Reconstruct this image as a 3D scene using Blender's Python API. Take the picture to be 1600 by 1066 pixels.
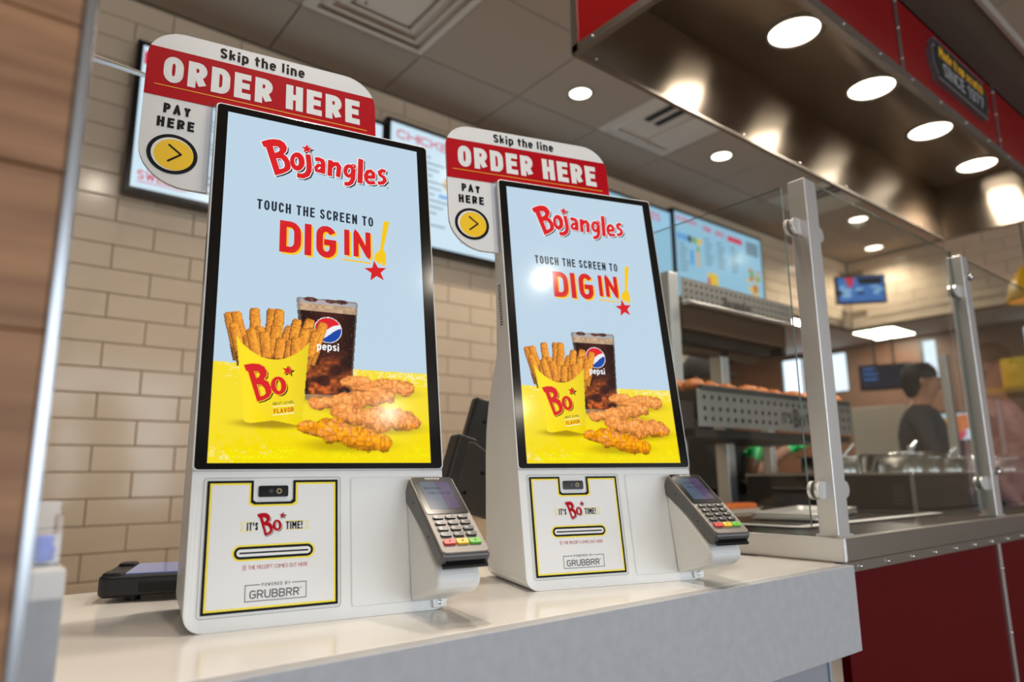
import bpy, bmesh, math, random
import numpy as np
from mathutils import Vector, Matrix

# ------------------------------------------------------------------ clear
for o in list(bpy.data.objects):
    bpy.data.objects.remove(o)
scene = bpy.context.scene
COL = scene.collection
Z0 = 1.10            # camera height above the floor; shapes below are given relative to it
random.seed(7)
rng = np.random.RandomState(5)

# ------------------------------------------------------------------ camera
def cam_axes(y, p, r):
    cy, sy, cp, sp, cr, sr = math.cos(y), math.sin(y), math.cos(p), math.sin(p), math.cos(r), math.sin(r)
    f = Vector((sy*cp, cy*cp, sp)); rt = Vector((cy, -sy, 0)); u = rt.cross(f)
    return rt*cr+u*sr, -rt*sr+u*cr, f
R_, U_, F_ = cam_axes(0.6753, 0.1925, -0.0107)
cam_d = bpy.data.cameras.new('camera')
cam = bpy.data.objects.new('camera', cam_d)
COL.objects.link(cam)
m = Matrix((R_, U_, -F_)).transposed().to_4x4()
m.translation = Vector((0, 0, Z0))
cam.matrix_world = m
cam_d.sensor_width = 36
cam_d.lens = 1079.0*36/1600
cam_d.clip_start = 0.02
cam_d.dof.use_dof = True
cam_d.dof.focus_distance = 0.93
cam_d.dof.aperture_fstop = 3.2
scene.camera = cam

# ------------------------------------------------------------------ world, exposure
scene.view_settings.view_transform = 'Standard'
scene.view_settings.look = 'None'
scene.view_settings.exposure = 0.0
scene.view_settings.gamma = 1.0
scene.view_settings.use_curve_mapping = False
scene.cycles.max_bounces = 7
scene.cycles.diffuse_bounces = 4
scene.cycles.glossy_bounces = 4
W = bpy.data.worlds.new('world')
scene.world = W
W.use_nodes = True
bgn = W.node_tree.nodes['Background']
bgn.inputs[0].default_value = (0.80, 0.90, 1.0, 1)
bgn.inputs[1].default_value = 1.6

def area_light(name, loc, direction, sx, sy, power, color):
    d = bpy.data.lights.new(name, 'AREA')
    d.shape = 'RECTANGLE'; d.size = sx; d.size_y = sy; d.energy = power; d.color = color
    o = bpy.data.objects.new(name, d)
    COL.objects.link(o)
    o.location = (loc[0], loc[1], loc[2]+Z0)
    o.rotation_euler = Vector(direction).to_track_quat('-Z', 'Y').to_euler()
    return o
# daylight falling through the three dining room windows in front of the counter
for wx in (-2.2, 1.4, 5.0):
    area_light('window_daylight', (wx, -4.9, 0.45), (0, 1, -0.08), 2.9, 2.2, 62, (0.86, 0.93, 1.0))

# ------------------------------------------------------------------ materials
def s2l(c):
    c = c/255.0
    return c/12.92 if c <= 0.04045 else ((c+0.055)/1.055)**2.4
def rgb(r, g, b):
    return (s2l(r), s2l(g), s2l(b), 1.0)
MATS = {}
def mat(name, col=(200, 200, 200), rough=0.5, metal=0.0, emit=None, es=1.0, spec=0.5, coat=0.0,
        noise=None, bump=None, alpha=None):
    """noise=(scale xyz, strength, second colour) ; bump=(scale xyz, strength)"""
    if name in MATS:
        return MATS[name]
    M = bpy.data.materials.new(name); M.use_nodes = True
    nt = M.node_tree; b = nt.nodes['Principled BSDF']
    b.inputs['Base Color'].default_value = rgb(*col)
    b.inputs['Roughness'].default_value = rough
    b.inputs['Metallic'].default_value = metal
    b.inputs['Specular IOR Level'].default_value = spec
    b.inputs['Coat Weight'].default_value = coat
    b.inputs['Coat Roughness'].default_value = 0.08
    if emit is not None:
        b.inputs['Emission Color'].default_value = rgb(*emit)
        b.inputs['Emission Strength'].default_value = es
    def noisenode(sc, detail=4.0):
        tc = nt.nodes.new('ShaderNodeTexCoord'); mp = nt.nodes.new('ShaderNodeMapping')
        mp.inputs['Scale'].default_value = sc
        n = nt.nodes.new('ShaderNodeTexNoise'); n.inputs['Scale'].default_value = 1.0
        n.inputs['Detail'].default_value = detail
        nt.links.new(tc.outputs['Object'], mp.inputs['Vector']); nt.links.new(mp.outputs['Vector'], n.inputs['Vector'])
        return n
    if noise:
        n = noisenode(noise[0])
        rp = nt.nodes.new('ShaderNodeValToRGB')
        rp.color_ramp.elements[0].position = 0.5-noise[1]; rp.color_ramp.elements[1].position = 0.5+noise[1]
        rp.color_ramp.elements[0].color = rgb(*col); rp.color_ramp.elements[1].color = rgb(*noise[2])
        nt.links.new(n.outputs['Fac'], rp.inputs['Fac']); nt.links.new(rp.outputs['Color'], b.inputs['Base Color'])
    if bump:
        n = noisenode(bump[0], 3.0)
        bp = nt.nodes.new('ShaderNodeBump'); bp.inputs['Strength'].default_value = bump[1]; bp.inputs['Distance'].default_value = 0.002
        nt.links.new(n.outputs['Fac'], bp.inputs['Height']); nt.links.new(bp.outputs['Normal'], b.inputs['Normal'])
    MATS[name] = M
    return M
def screen_mat(name, col, es=1.0, rough=0.10):
    return mat(name, (6, 6, 7), rough, 0, emit=col, es=es, spec=0.5)
def glass_mat(name, tint=(250, 253, 252), ior=1.5):
    M = bpy.data.materials.new(name); M.use_nodes = True
    nt = M.node_tree; nt.nodes.remove(nt.nodes['Principled BSDF'])
    out = nt.nodes['Material Output']
    tr = nt.nodes.new('ShaderNodeBsdfTransparent'); tr.inputs[0].default_value = rgb(*tint)
    gl = nt.nodes.new('ShaderNodeBsdfGlossy'); gl.inputs['Roughness'].default_value = 0.02
    fr = nt.nodes.new('ShaderNodeFresnel'); ge = nt.nodes.new('ShaderNodeNewGeometry'); mi = nt.nodes.new('ShaderNodeMix')
    mi.inputs[2].default_value = ior; mi.inputs[3].default_value = 1.0/ior
    nt.links.new(ge.outputs['Backfacing'], mi.inputs[0]); nt.links.new(mi.outputs[0], fr.inputs[0])   # same reflectance from both sides of the sheet
    mx = nt.nodes.new('ShaderNodeMixShader')
    nt.links.new(fr.outputs[0], mx.inputs[0]); nt.links.new(tr.outputs[0], mx.inputs[1]); nt.links.new(gl.outputs[0], mx.inputs[2])
    nt.links.new(mx.outputs[0], out.inputs[0])
    MATS[name] = M
    return M
def attr_mat(name, es=1.0):
    M = mat(name, (6, 6, 7), 0.10, 0, emit=(255, 255, 255), es=es)
    nt = M.node_tree; a = nt.nodes.new('ShaderNodeVertexColor'); a.layer_name = 'picture'
    nt.links.new(a.outputs['Color'], nt.nodes['Principled BSDF'].inputs['Emission Color'])
    return M

# ------------------------------------------------------------------ mesh builder
class MB:
    def __init__(s):
        s.v = []; s.f = []; s.mi = []; s.mats = []; s.sm = []
    def slot(s, m):
        if m not in s.mats: s.mats.append(m)
        return s.mats.index(m)
    def add(s, verts, faces, m=None, smooth=False):
        k = len(s.v); s.v += [tuple(p) for p in verts]
        i = s.slot(m) if m is not None else 0
        for f in faces:
            s.f.append([k+j for j in f]); s.mi.append(i); s.sm.append(smooth)
    def box(s, x0, x1, y0, y1, z0, z1, m=None):
        P = [(x, y, z) for x in (x0, x1) for y in (y0, y1) for z in (z0, z1)]
        s.add(P, [(0, 1, 3, 2), (4, 6, 7, 5), (0, 4, 5, 1), (2, 3, 7, 6), (0, 2, 6, 4), (1, 5, 7, 3)], m)
        return s
    def prism(s, poly, fn, a, b, m=None):
        """poly: 2D points, fn(p, t)->3D, between t=a and t=b"""
        n = len(poly)
        s.add([fn(p, a) for p in poly]+[fn(p, b) for p in poly],
              [list(range(n))[::-1], list(range(n, 2*n))]+[(i, (i+1) % n, n+(i+1) % n, n+i) for i in range(n)], m)
        return s
    def cyl(s, c0, c1, r0, r1=None, n=16, m=None, smooth=True, caps=True):
        c0 = Vector(c0); c1 = Vector(c1); r1 = r0 if r1 is None else r1
        d = (c1-c0).normalized(); a = d.orthogonal().normalized(); b = d.cross(a)
        P = []
        for c, r in ((c0, r0), (c1, r1)):
            P += [c+a*r*math.cos(2*math.pi*i/n)+b*r*math.sin(2*math.pi*i/n) for i in range(n)]
        s.add(P, [(i, (i+1) % n, n+(i+1) % n, n+i) for i in range(n)], m, smooth)
        if caps: s.add(P, [list(range(n))[::-1], list(range(n, 2*n))], m)
        return s
    def tube(s, pts, r, n=8, m=None):
        for a, b in zip(pts[:-1], pts[1:]): s.cyl(a, b, r, r, n, m)
        return s
    def lathe(s, prof, c, n=24, m=None, axis=(0, 0, 1)):
        c = Vector(c); d = Vector(axis).normalized(); a = d.orthogonal().normalized(); b = d.cross(a)
        P = []
        for r, h in prof:
            P += [c+d*h+a*r*math.cos(2*math.pi*i/n)+b*r*math.sin(2*math.pi*i/n) for i in range(n)]
        F = []
        for k in range(len(prof)-1):
            F += [(k*n+i, k*n+(i+1) % n, (k+1)*n+(i+1) % n, (k+1)*n+i) for i in range(n)]
        s.add(P, F, m, True)
        return s
    def xf(s, M):
        s.v = [tuple(M @ Vector(p)) for p in s.v]; return s
    def mesh(s, name):
        me = bpy.data.meshes.new(name)
        me.from_pydata([tuple(p) for p in s.v], [], s.f)
        for m in s.mats: me.materials.append(m)
        me.polygons.foreach_set('material_index', s.mi)
        me.polygons.foreach_set('use_smooth', s.sm)
        me.update()
        bm = bmesh.new(); bm.from_mesh(me); bmesh.ops.recalc_face_normals(bm, faces=bm.faces[:]); bm.to_mesh(me); bm.free()
        return me
    def build(s, name, m=None, parent=None, bevel=0, seg=2, kind=None, label=None, norecalc=False):
        if m is not None and not s.mats: s.mats = [m]
        if norecalc:
            me = bpy.data.meshes.new(name); me.from_pydata([tuple(p) for p in s.v], [], s.f)
            for q in s.mats: me.materials.append(q)
            me.polygons.foreach_set('material_index', s.mi); me.update()
        else:
            me = s.mesh(name)
        return place(name, me, parent, bevel, seg, kind, label)
def place(name, me, parent=None, bevel=0, seg=2, kind=None, label=None):
    o = bpy.data.objects.new(name, me); COL.objects.link(o)
    if parent is not None: o.parent = parent
    else: o.location = (0, 0, Z0)
    if bevel:
        b = o.modifiers.new('bevel', 'BEVEL'); b.width = bevel; b.segments = seg; b.limit_method = 'ANGLE'; b.angle_limit = math.radians(35)
        b.harden_normals = False
    if kind: o['kind'] = kind
    if label: o['label'] = label
    return o
def tag(o, label, cat, group=None):
    o['label'] = label; o['category'] = cat
    if group: o['group'] = group
    return o
def thing(name, label, cat, loc=(0, 0, 0), rz=0.0, group=None, matrix=None):
    o = bpy.data.objects.new(name, None); COL.objects.link(o); o.empty_display_size = 0.05
    if matrix is not None: o.matrix_world = Matrix.Translation((0, 0, Z0)) @ matrix
    else:
        o.location = (loc[0], loc[1], loc[2]+Z0); o.rotation_euler = (0, 0, rz)
    return tag(o, label, cat, group)
def struct(o):
    o['kind'] = 'structure'; return o
def copy_tree(o, parent=None):
    c = o.copy(); COL.objects.link(c); c.parent = parent
    for ch in list(o.children): copy_tree(ch, c)
    return c

# ------------------------------------------------------------------ flat print
_G = {}
def glyphs(s, bold=0.0, shear=0.0, spacing=1.0, res=4):
    key = (s, bold, shear, spacing, res)
    if key in _G: return _G[key]
    cu = bpy.data.curves.new('t', 'FONT'); cu.body = s; cu.size = 1.0; cu.offset = bold; cu.shear = shear
    cu.space_character = spacing; cu.resolution_u = res; cu.fill_mode = 'FRONT'
    ob = bpy.data.objects.new('t', cu); COL.objects.link(ob)
    bpy.context.view_layer.update()
    me = bpy.data.meshes.new_from_object(ob.evaluated_get(bpy.context.evaluated_depsgraph_get()))
    V = [(p.co.x, p.co.y) for p in me.vertices]; F = [list(p.vertices) for p in me.polygons]
    bpy.data.objects.remove(ob); bpy.data.curves.remove(cu); bpy.data.meshes.remove(me)
    _G[key] = (V, F)
    return V, F
def rrect(x0, y0, x1, y1, r, n=5):
    if not isinstance(r, (tuple, list)): r = (r,)*4          # bl br tr tl
    out = []
    for (cx, cy, a, q) in ((x0, y0, 180, r[0]), (x1, y0, 270, r[1]), (x1, y1, 0, r[2]), (x0, y1, 90, r[3])):
        sx = cx+(q if cx == x0 else -q); sy = cy+(q if cy == y0 else -q)
        if q <= 0: out.append((cx, cy)); continue
        for i in range(n+1):
            t = math.radians(a+90*i/n); out.append((sx+q*math.cos(t), sy+q*math.sin(t)))
    return out
def circ(cx, cy, r, n=32, ry=None):
    ry = ry or r
    return [(cx+r*math.cos(2*math.pi*i/n), cy+ry*math.sin(2*math.pi*i/n)) for i in range(n)]
def star(cx, cy, r, rot=0.0, q=0.42):
    return [(cx+(r if i % 2 == 0 else r*q)*math.cos(math.pi/2+rot+i*math.pi/5), cy+(r if i % 2 == 0 else r*q)*math.sin(math.pi/2+rot+i*math.pi/5)) for i in range(10)]
def triangulate(*loops):
    from mathutils.geometry import tessellate_polygon
    return [list(t) for t in tessellate_polygon([[Vector((x, y, 0)) for x, y in q] for q in loops])]
# ------------------------------------------------------------------ a drawn condensed stroke alphabet
def _arc(cx, cy, rx, ry, a0, a1, n=7):
    return [(cx+rx*math.cos(math.radians(a0+(a1-a0)*i/n)), cy+ry*math.sin(math.radians(a0+(a1-a0)*i/n))) for i in range(n+1)]
def _ring(x0, y0, x1, y1, ry):
    rx = (x1-x0)/2; c = (x0+x1)/2
    return _arc(c, y1-ry, rx, ry, 0, 180, 12)+_arc(c, y0+ry, rx, ry, 180, 360, 12)+['close']
XH = 0.70
STROKES = {   # letter: (relative width, paths)
 'A': (1.08, [[(0, 0), (.5, 1), (1, 0)], [(.2, .27), (.8, .27)]]),
 'B': (1.0, [[(0, 0), (0, 1), (.55, 1)]+_arc(.6, .76, .36, .24, 90, -90)+[(0, .52)], [(.55, .52)]+_arc(.62, .26, .38, .26, 90, -90)+[(0, 0)]]),
 'C': (.95, [_arc(.5, .74, .5, .26, 15, 180)+_arc(.5, .26, .5, .26, 180, 345)]),
 'D': (1.02, [[(0, 0), (0, 1), (.4, 1)]+_arc(.5, .68, .5, .32, 90, 0)+_arc(.5, .32, .5, .32, 0, -90)+[(.4, 0), 'close']]),
 'E': (.86, [[(1, 0), (0, 0), (0, 1), (1, 1)], [(0, .52), (.86, .52)]]),
 'F': (.82, [[(0, 0), (0, 1), (1, 1)], [(0, .5), (.86, .5)]]),
 'G': (1.02, [_arc(.5, .74, .5, .26, 20, 180)+_arc(.5, .26, .5, .26, 180, 360)+[(1, .48), (.58, .48)]]),
 'H': (1.0, [[(0, 0), (0, 1)], [(1, 0), (1, 1)], [(0, .52), (1, .52)]]),
 'I': (0.0, [[(.5, 0), (.5, 1)]]),
 'K': (1.0, [[(0, 0), (0, 1)], [(1, 1), (.1, .46)], [(.36, .62), (1, 0)]]),
 'L': (.82, [[(0, 1), (0, 0), (1, 0)]]),
 'M': (1.5, [[(0, 0), (0, 1)], [(1, 1), (1, 0)], [(.04, .96), (.5, .42), (.96, .96)]]),
 'N': (1.04, [[(0, 0), (0, 1), (1, 0), (1, 1)]]),
 'O': (1.02, [_ring(0, 0, 1, 1, .34)]),
 'P': (.95, [[(0, 0), (0, 1), (.5, 1)]+_arc(.55, .73, .45, .27, 90, -90)+[(0, .46)]]),
 'R': (1.0, [[(0, 0), (0, 1), (.5, 1)]+_arc(.55, .74, .45, .26, 90, -90)+[(0, .48)], [(.5, .48), (1, 0)]]),
 'S': (.95, [_arc(.5, .76, .5, .24, 15, 180)+[(.14, .62), (.86, .40)]+_arc(.5, .25, .5, .25, 0, -165)]),
 'T': (.95, [[(0, 1), (1, 1)], [(.5, 1), (.5, 0)]]),
 'U': (1.0, [[(0, 1)]+_arc(.5, .28, .5, .28, 180, 360)+[(1, 1)]]),
 'V': (1.05, [[(0, 1), (.5, 0), (1, 1)]]),
 'W': (1.5, [[(0, 1), (.25, 0), (.5, .8), (.75, 0), (1, 1)]]),
 'X': (1.0, [[(0, 0), (1, 1)], [(0, 1), (1, 0)]]),
 'Y': (1.05, [[(0, 1), (.5, .45), (1, 1)], [(.5, .45), (.5, 0)]]),
 '1': (.5, [[(0, .78), (.9, 1), (.9, 0)]]), '7': (.9, [[(0, 1), (1, 1), (.35, 0)]]),
 '9': (.95, [_ring(0, .4, 1, 1, .3), [(1, .7)]+_arc(.5, .26, .5, .26, 0, -150)]),
 '0': (.95, [_ring(0, 0, 1, 1, .34)]),
 'a': (.82, [[(0.06, .60)]+_arc(.5, XH-.2, .5, .2, 150, 0)+[(1, 0)], [(1, .40), (.5, .40)]+_arc(.45, .2, .45, .2, 90, 270)+[(.6, 0), (1, .14)]]),
 'c': (.8, [_arc(.5, XH-.22, .5, .22, 20, 180)+_arc(.5, .22, .5, .22, 180, 340)]),
 'd': (.88, [[(1, 1), (1, 0)], [(1, .2)]+_arc(.5, .22, .5, .22, 0, -180)+_arc(.5, XH-.22, .5, .22, 180, 0)]),
 'e': (.85, [[(0, .36), (1, .36)]+_arc(.5, XH-.22, .5, .22, 0, 180)+_arc(.5, .22, .5, .22, 180, 330)]),
 'f': (.5, [[(.4, 0), (.4, .8)]+_arc(.85, .8, .45, .2, 180, 90), [(0, XH), (1, XH)]]),
 'g': (.85, [[(1, .2)]+_arc(.5, .22, .5, .22, 0, -180)+_arc(.5, XH-.22, .5, .22, 180, 0), [(1, XH)]+_arc(.5, -.06, .5, .20, 0, -160)]),
 'h': (.85, [[(0, 0), (0, 1)], [(0, .5)]+_arc(.5, XH-.22, .5, .22, 180, 0)+[(1, 0)]]),
 'i': (0.0, [[(.5, 0), (.5, XH-.10)], [(.5, .97), (.5, 1.0)]]),
 'j': (.42, [[(.9, XH)]+_arc(.35, -.04, .55, .20, 0, -120)]),
 'k': (.85, [[(0, 0), (0, 1)], [(1, XH), (.1, .3)], [(.38, .46), (1, 0)]]),
 'l': (.14, [[(0.2, 1), (0.2, .16)]+_arc(1.0, .16, .8, .16, 180, 270)]),
 'm': (1.35, [[(0, 0), (0, XH)], [(0, .5)]+_arc(.25, XH-.2, .25, .2, 180, 0)+[(.5, 0)], [(.5, .5)]+_arc(.75, XH-.2, .25, .2, 180, 0)+[(1, 0)]]),
 'n': (.85, [[(0, 0), (0, XH)], [(0, .48)]+_arc(.5, XH-.22, .5, .22, 180, 0)+[(1, 0)]]),
 'o': (.88, [_ring(0, 0, 1, XH, .28)]),
 'p': (.88, [[(0, -.26), (0, XH)], [(0, .22)]+_arc(.5, .22, .5, .22, 180, 360)+_arc(.5, XH-.22, .5, .22, 0, 180)]),
 'r': (.55, [[(0, 0), (0, XH)], [(0, .46)]+_arc(.6, XH-.2, .6, .2, 180, 60)]),
 's': (.78, [_arc(.5, XH-.17, .5, .17, 20, 180)+[(.16, .44), (.84, .26)]+_arc(.5, .17, .5, .17, 0, -160)]),
 't': (.55, [[(.4, .95), (.4, .18)]+_arc(.9, .18, .5, .18, 180, 270), [(0, XH), (1, XH)]]),
 "'": (0.0, [[(.5, .72), (.5, 1.02)]]), '!': (0.0, [[(.5, .50), (.5, 1)], [(.5, 0), (.5, .06)]]), '*': (.5, [[(0, .4), (1, .8)], [(0, .8), (1, .4)]]), '#': (.8, [[(.3, .1), (.3, .9)], [(.7, .1), (.7, .9)], [(0, .35), (1, .35)], [(0, .65), (1, .65)]]),
 ' ': (.55, []),
}
for _c, _p in zip('234568', ('S', 'B', 'H', 'S', 'G', 'B')): STROKES[_c] = STROKES[_p]
def ribbon(pts, w):
    """flat stroke: one rectangle per segment and one mitre wedge per corner -> list of polygons"""
    closed = pts[-1] == 'close'
    P = [Vector(p) for p in (pts[:-1] if closed else pts)]
    Q = [P[0]]
    for p in P[1:]:
        if (p-Q[-1]).length > 1e-6: Q.append(p)
    if closed and (Q[0]-Q[-1]).length < 1e-6: Q.pop()
    n = len(Q); out = []; h = w/2; segs = n if closed else n-1
    for i in range(segs):
        a, b = Q[i], Q[(i+1) % n]; d = (b-a).normalized(); nn = Vector((-d.y, d.x))*h
        out.append([a+nn, a-nn, b-nn, b+nn])
    for i in range(n):
        if not closed and i in (0, n-1): continue
        a, b = (Q[i]-Q[i-1]).normalized(), (Q[(i+1) % n]-Q[i]).normalized(); cr = a.x*b.y-a.y*b.x
        if abs(cr) < 1e-4: continue
        sg = -1 if cr > 0 else 1; na, nb = Vector((-a.y, a.x))*h*sg, Vector((-b.y, b.x))*h*sg; m_ = (na+nb)
        m_ = m_.normalized() if m_.length > 1e-4 else na.normalized()
        tip = Q[i]+m_*min(h*1.7, h/max(0.2, m_.dot(na.normalized())))
        k = [Q[i], Q[i]+na, tip, Q[i]+nb]
        out.append(k if sg < 0 else k[::-1])
    return out
def lay(fn, mb, polys, m, n, step=0.008):
    """each piece a hair above the last, so no two faces coincide"""
    for i, q in enumerate(polys): mb.add([fn(v[0], v[1], n+step*i) for v in q], [list(range(len(q)))], m)
class Art:
    """flat print laid on a surface; coordinates in mm through fn(u, v, n)"""
    def __init__(s, fn): s.fn = fn; s.mb = MB()
    def poly(s, pts, m, n=0.2):
        s.mb.add([s.fn(x, y, n) for x, y in pts], triangulate(pts), m)
        return s
    def holed(s, loops, m, n=0.2, dx=0.0, dy=0.0):
        s.mb.add([s.fn(x+dx, y+dy, n) for q in loops for x, y in q], triangulate(*loops), m)
        return s
    def band(s, pts, w, m, n=0.2, dx=0.0, dy=0.0):
        lay(s.fn, s.mb, [[(v.x+dx, v.y+dy) for v in q] for q in ribbon(list(pts), w)], m, n, 0.004)
        return s
    def ring(s, outer, inner, m, n=0.2):
        k = len(outer)
        s.mb.add([s.fn(x, y, n) for x, y in outer]+[s.fn(x, y, n) for x, y in inner], [(i, (i+1) % k, k+(i+1) % k, k+i) for i in range(k)], m)
        return s
    def text(s, t, x0, y0, x1, y1, m, n=0.2, bold=0.0, shear=0.0, spacing=1.0, rot=0.0, res=4, grow=0.0, dx=0.0, dy=0.0):
        V, F = glyphs(t, bold, shear, spacing, res)
        B, _ = (V, F) if not grow else (V, F)
        ax, bx = min(p[0] for p in B), max(p[0] for p in B); ay, by = min(p[1] for p in B), max(p[1] for p in B)
        if grow: V, F = glyphs(t, bold+grow, shear, spacing, res)
        kx, ky = (x1-x0)/(bx-ax), (y1-y0)/(by-ay); cx, cy = (x0+x1)/2, (y0+y1)/2; c, q = math.cos(rot), math.sin(rot)
        P = []
        for (x, y) in V:
            X, Y = x0+(x-ax)*kx-cx, y0+(y-ay)*ky-cy
            P.append(s.fn(cx+X*c-Y*q+dx, cy+X*q+Y*c+dy, n))
        s.mb.add(P, F, m)
        return s
    def letters(s, t, x0, y0, x1, y1, m, n=0.2, w=0.16, rot=0.0, dx=0.0, dy=0.0, gap=None, shear=0.0):
        """stroke lettering: cap height y0..y1, fitted into x0..x1; w = stroke as a fraction of the cap height"""
        h = y1-y0; tw = w*h; gap = tw*0.62 if gap is None else gap*h; cx, cy = (x0+x1)/2, (y0+y1)/2; c, q = math.cos(rot), math.sin(rot)
        rel = sum(STROKES[ch][0] for ch in t); fixed = sum(tw if ch != ' ' else 0 for ch in t)+gap*(len(t)-1); k = max(0.0, ((x1-x0)-fixed))/rel if rel else 0.0
        x = x0
        for ch in t:
            kk = 0
            r_, paths = STROKES[ch]; lw = r_*k
            for pi, p in enumerate(paths):
                pts = [(x+tw/2+a*lw if r_ else x+tw/2, y0+tw/2+b*(h-tw)) if not isinstance(a, str) else a for a, b in [(e, e) if isinstance(e, str) else e for e in p]]
                if pts[-1] != 'close':
                    for ia, ib in ((0, 1), (-1, -2)):
                        d = Vector(pts[ia])-Vector(pts[ib])
                        if abs(d.y) > abs(d.x)*3 or abs(d.x) > abs(d.y)*20: pts[ia] = tuple(Vector(pts[ia])+d.normalized()*tw*0.5)
                for q_ in ribbon(pts, tw):
                    V2 = [(cx+(v.x+(v.y-y0)*shear-cx)*c-(v.y-cy)*q+dx, cy+(v.x+(v.y-y0)*shear-cx)*q+(v.y-cy)*c+dy) for v in q_]
                    lay(s.fn, s.mb, [V2], m, n+0.006*kk); kk += 1
            x += lw+(tw if ch != ' ' else 0)+gap
        return s
    def stroke(s, pts, w, m, n=0.2):
        for (x0, y0), (x1, y1) in zip(pts[:-1], pts[1:]):
            d = math.hypot(x1-x0, y1-y0); px, py = -(y1-y0)/d*w/2, (x1-x0)/d*w/2
            s.poly([(x0+px, y0+py), (x0-px, y0-py), (x1-px, y1-py), (x1+px, y1+py)], m, n)
        for (x, y) in pts: s.poly(circ(x, y, w/2, 10), m, n)
        return s
    def build(s, name, parent, label=None): return s.mb.build(name, None, parent, label=label, norecalc=True)

# ------------------------------------------------------------------ common materials
white_plastic = mat('white_plastic', (226, 226, 223), 0.38, bump=((900, 900, 900), 0.04))
seam_grey = mat('seam_grey', (150, 150, 148), 0.6)
black_gloss = mat('black_gloss', (10, 10, 11), 0.12)
black_plastic = mat('black_plastic', (22, 22, 23), 0.42, bump=((600, 600, 600), 0.08))
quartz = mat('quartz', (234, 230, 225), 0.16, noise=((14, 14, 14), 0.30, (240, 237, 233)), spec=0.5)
quartz_side = mat('quartz_shaded', (186, 187, 191), 0.45, noise=((60, 60, 60), 0.25, (174, 175, 179)))  # same quartz, shade on its upright faces put into a greyer colour
stainless = mat('brushed_stainless', (196, 192, 188), 0.30, 1.0, bump=((6, 6, 420), 0.05))
stainless_h = mat('brushed_stainless_hood', (164, 152, 138), 0.29, 1.0)
_n = stainless_h.node_tree.nodes['Principled BSDF']; _n.inputs['Anisotropic'].default_value = 0.9; _n.inputs['Anisotropic Rotation'].default_value = 0.25
_t = stainless_h.node_tree.nodes.new('ShaderNodeTangent'); _t.direction_type = 'RADIAL'; _t.axis = 'Z'; stainless_h.node_tree.links.new(_t.outputs[0], _n.inputs['Tangent'])
stainless_rough = mat('satin_stainless', (222, 220, 218), 0.42, 1.0, bump=((420, 420, 8), 0.05))
stainless_top = mat('worn_stainless_top', (120, 116, 112), 0.22, 1.0, noise=((30, 30, 30), 0.2, (84, 80, 76)))
chrome = mat('polished_steel', (205, 203, 200), 0.12, 1.0)
red_lam = mat('red_laminate', (128, 6, 12), 0.25)
print_black = mat('print_black', (12, 12, 13), 0.55, spec=0.15)
print_white = mat('print_white', (228, 227, 225), 0.45)
print_red = mat('print_red', (176, 0, 20), 0.55, spec=0.12)
print_yellow = mat('print_yellow', (245, 196, 20), 0.45)
print_lemon = mat('print_lemon', (244, 222, 44), 0.45)
print_grey = mat('print_grey', (88, 88, 90), 0.5)
tile_mat = mat('cream_glazed_tile', (226, 205, 179), 0.14, noise=((9, 9, 9), 0.35, (220, 198, 171)))
grout_mat = mat('grout', (146, 130, 110), 0.9)
clear = glass_mat('clear_glass')
acrylic = glass_mat('clear_acrylic', (252, 253, 255), 1.49)

# ================================================================== THE SETTING
def struct_box(name, boxes, m, parent=None):
    b = MB()
    for q in boxes: b.box(*q)
    o = b.build(name, m, parent)
    if parent is None: struct(o)
    return o
floor_mat = mat('floor_tile', (120, 104, 90), 0.35, noise=((5, 5, 5), 0.3, (104, 92, 80)))
paint_ceiling = mat('ceiling_panel', (176, 158, 140), 0.9, bump=((160, 160, 160), 0.15))
ceiling_gap = mat('ceiling_gap_dark', (104, 94, 84), 0.9)  # darker slab showing between the panels
paint_wall = mat('dining_wall_paint', (196, 186, 172), 0.85)
brick_mat = mat('kitchen_brown_tile', (134, 92, 66), 0.4, noise=((4, 4, 4), 0.3, (118, 80, 58)))
kitchen_white = mat('kitchen_ceiling_white', (214, 210, 208), 0.8)
cream_paint = mat('cream_wall_panel', (214, 200, 178), 0.6)

floor = struct_box('floor', [(-4.6, 11.5, -5.1, 8.1, -1.16, -1.10)], floor_mat)
wall_back = struct_box('wall_back', [(-4.6, 4.45, 3.2, 3.3, -1.10, 2.13), (4.45, 7.1, 3.2, 3.3, 1.42, 2.13)], grout_mat)
wall_right = struct_box('wall_right', [(7.0, 7.1, 0.5, 3.2, 1.42, 2.13), (7.0, 7.1, -5.0, 0.5, -1.10, 2.13)], grout_mat)
wall_left = struct_box('wall_left', [(-4.6, -4.5, -5.0, 3.2, -1.10, 2.13)], paint_wall)
wins = (-2.2, 1.4, 5.0)
fb = [(-4.6, 7.1, -5.1, -5.0, -1.10, -0.65), (-4.6, 7.1, -5.1, -5.0, 1.55, 2.13)]
edges = [-4.6]+[x for w in wins for x in (w-1.45, w+1.45)]+[7.1]
for a, b in zip(edges[0::2], edges[1::2]): fb.append((a, b, -5.1, -5.0, -0.65, 1.55))
wall_front = struct_box('wall_front', fb, paint_wall)
frame_alu = mat('window_aluminium', (92, 90, 88), 0.4, 0.6)
for i, w in enumerate(wins):
    b = MB(); x0, x1 = w-1.45, w+1.45
    b.box(x0, x1, -5.08, -5.02, -0.65, -0.60).box(x0, x1, -5.08, -5.02, 1.50, 1.55)
    for x in (x0, w-0.48, w+0.44, x1-0.05): b.box(x, x+0.05, -5.08, -5.02, -0.6, 1.5)
    o = struct(b.build('window_%d' % (i+1), frame_alu))
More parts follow.
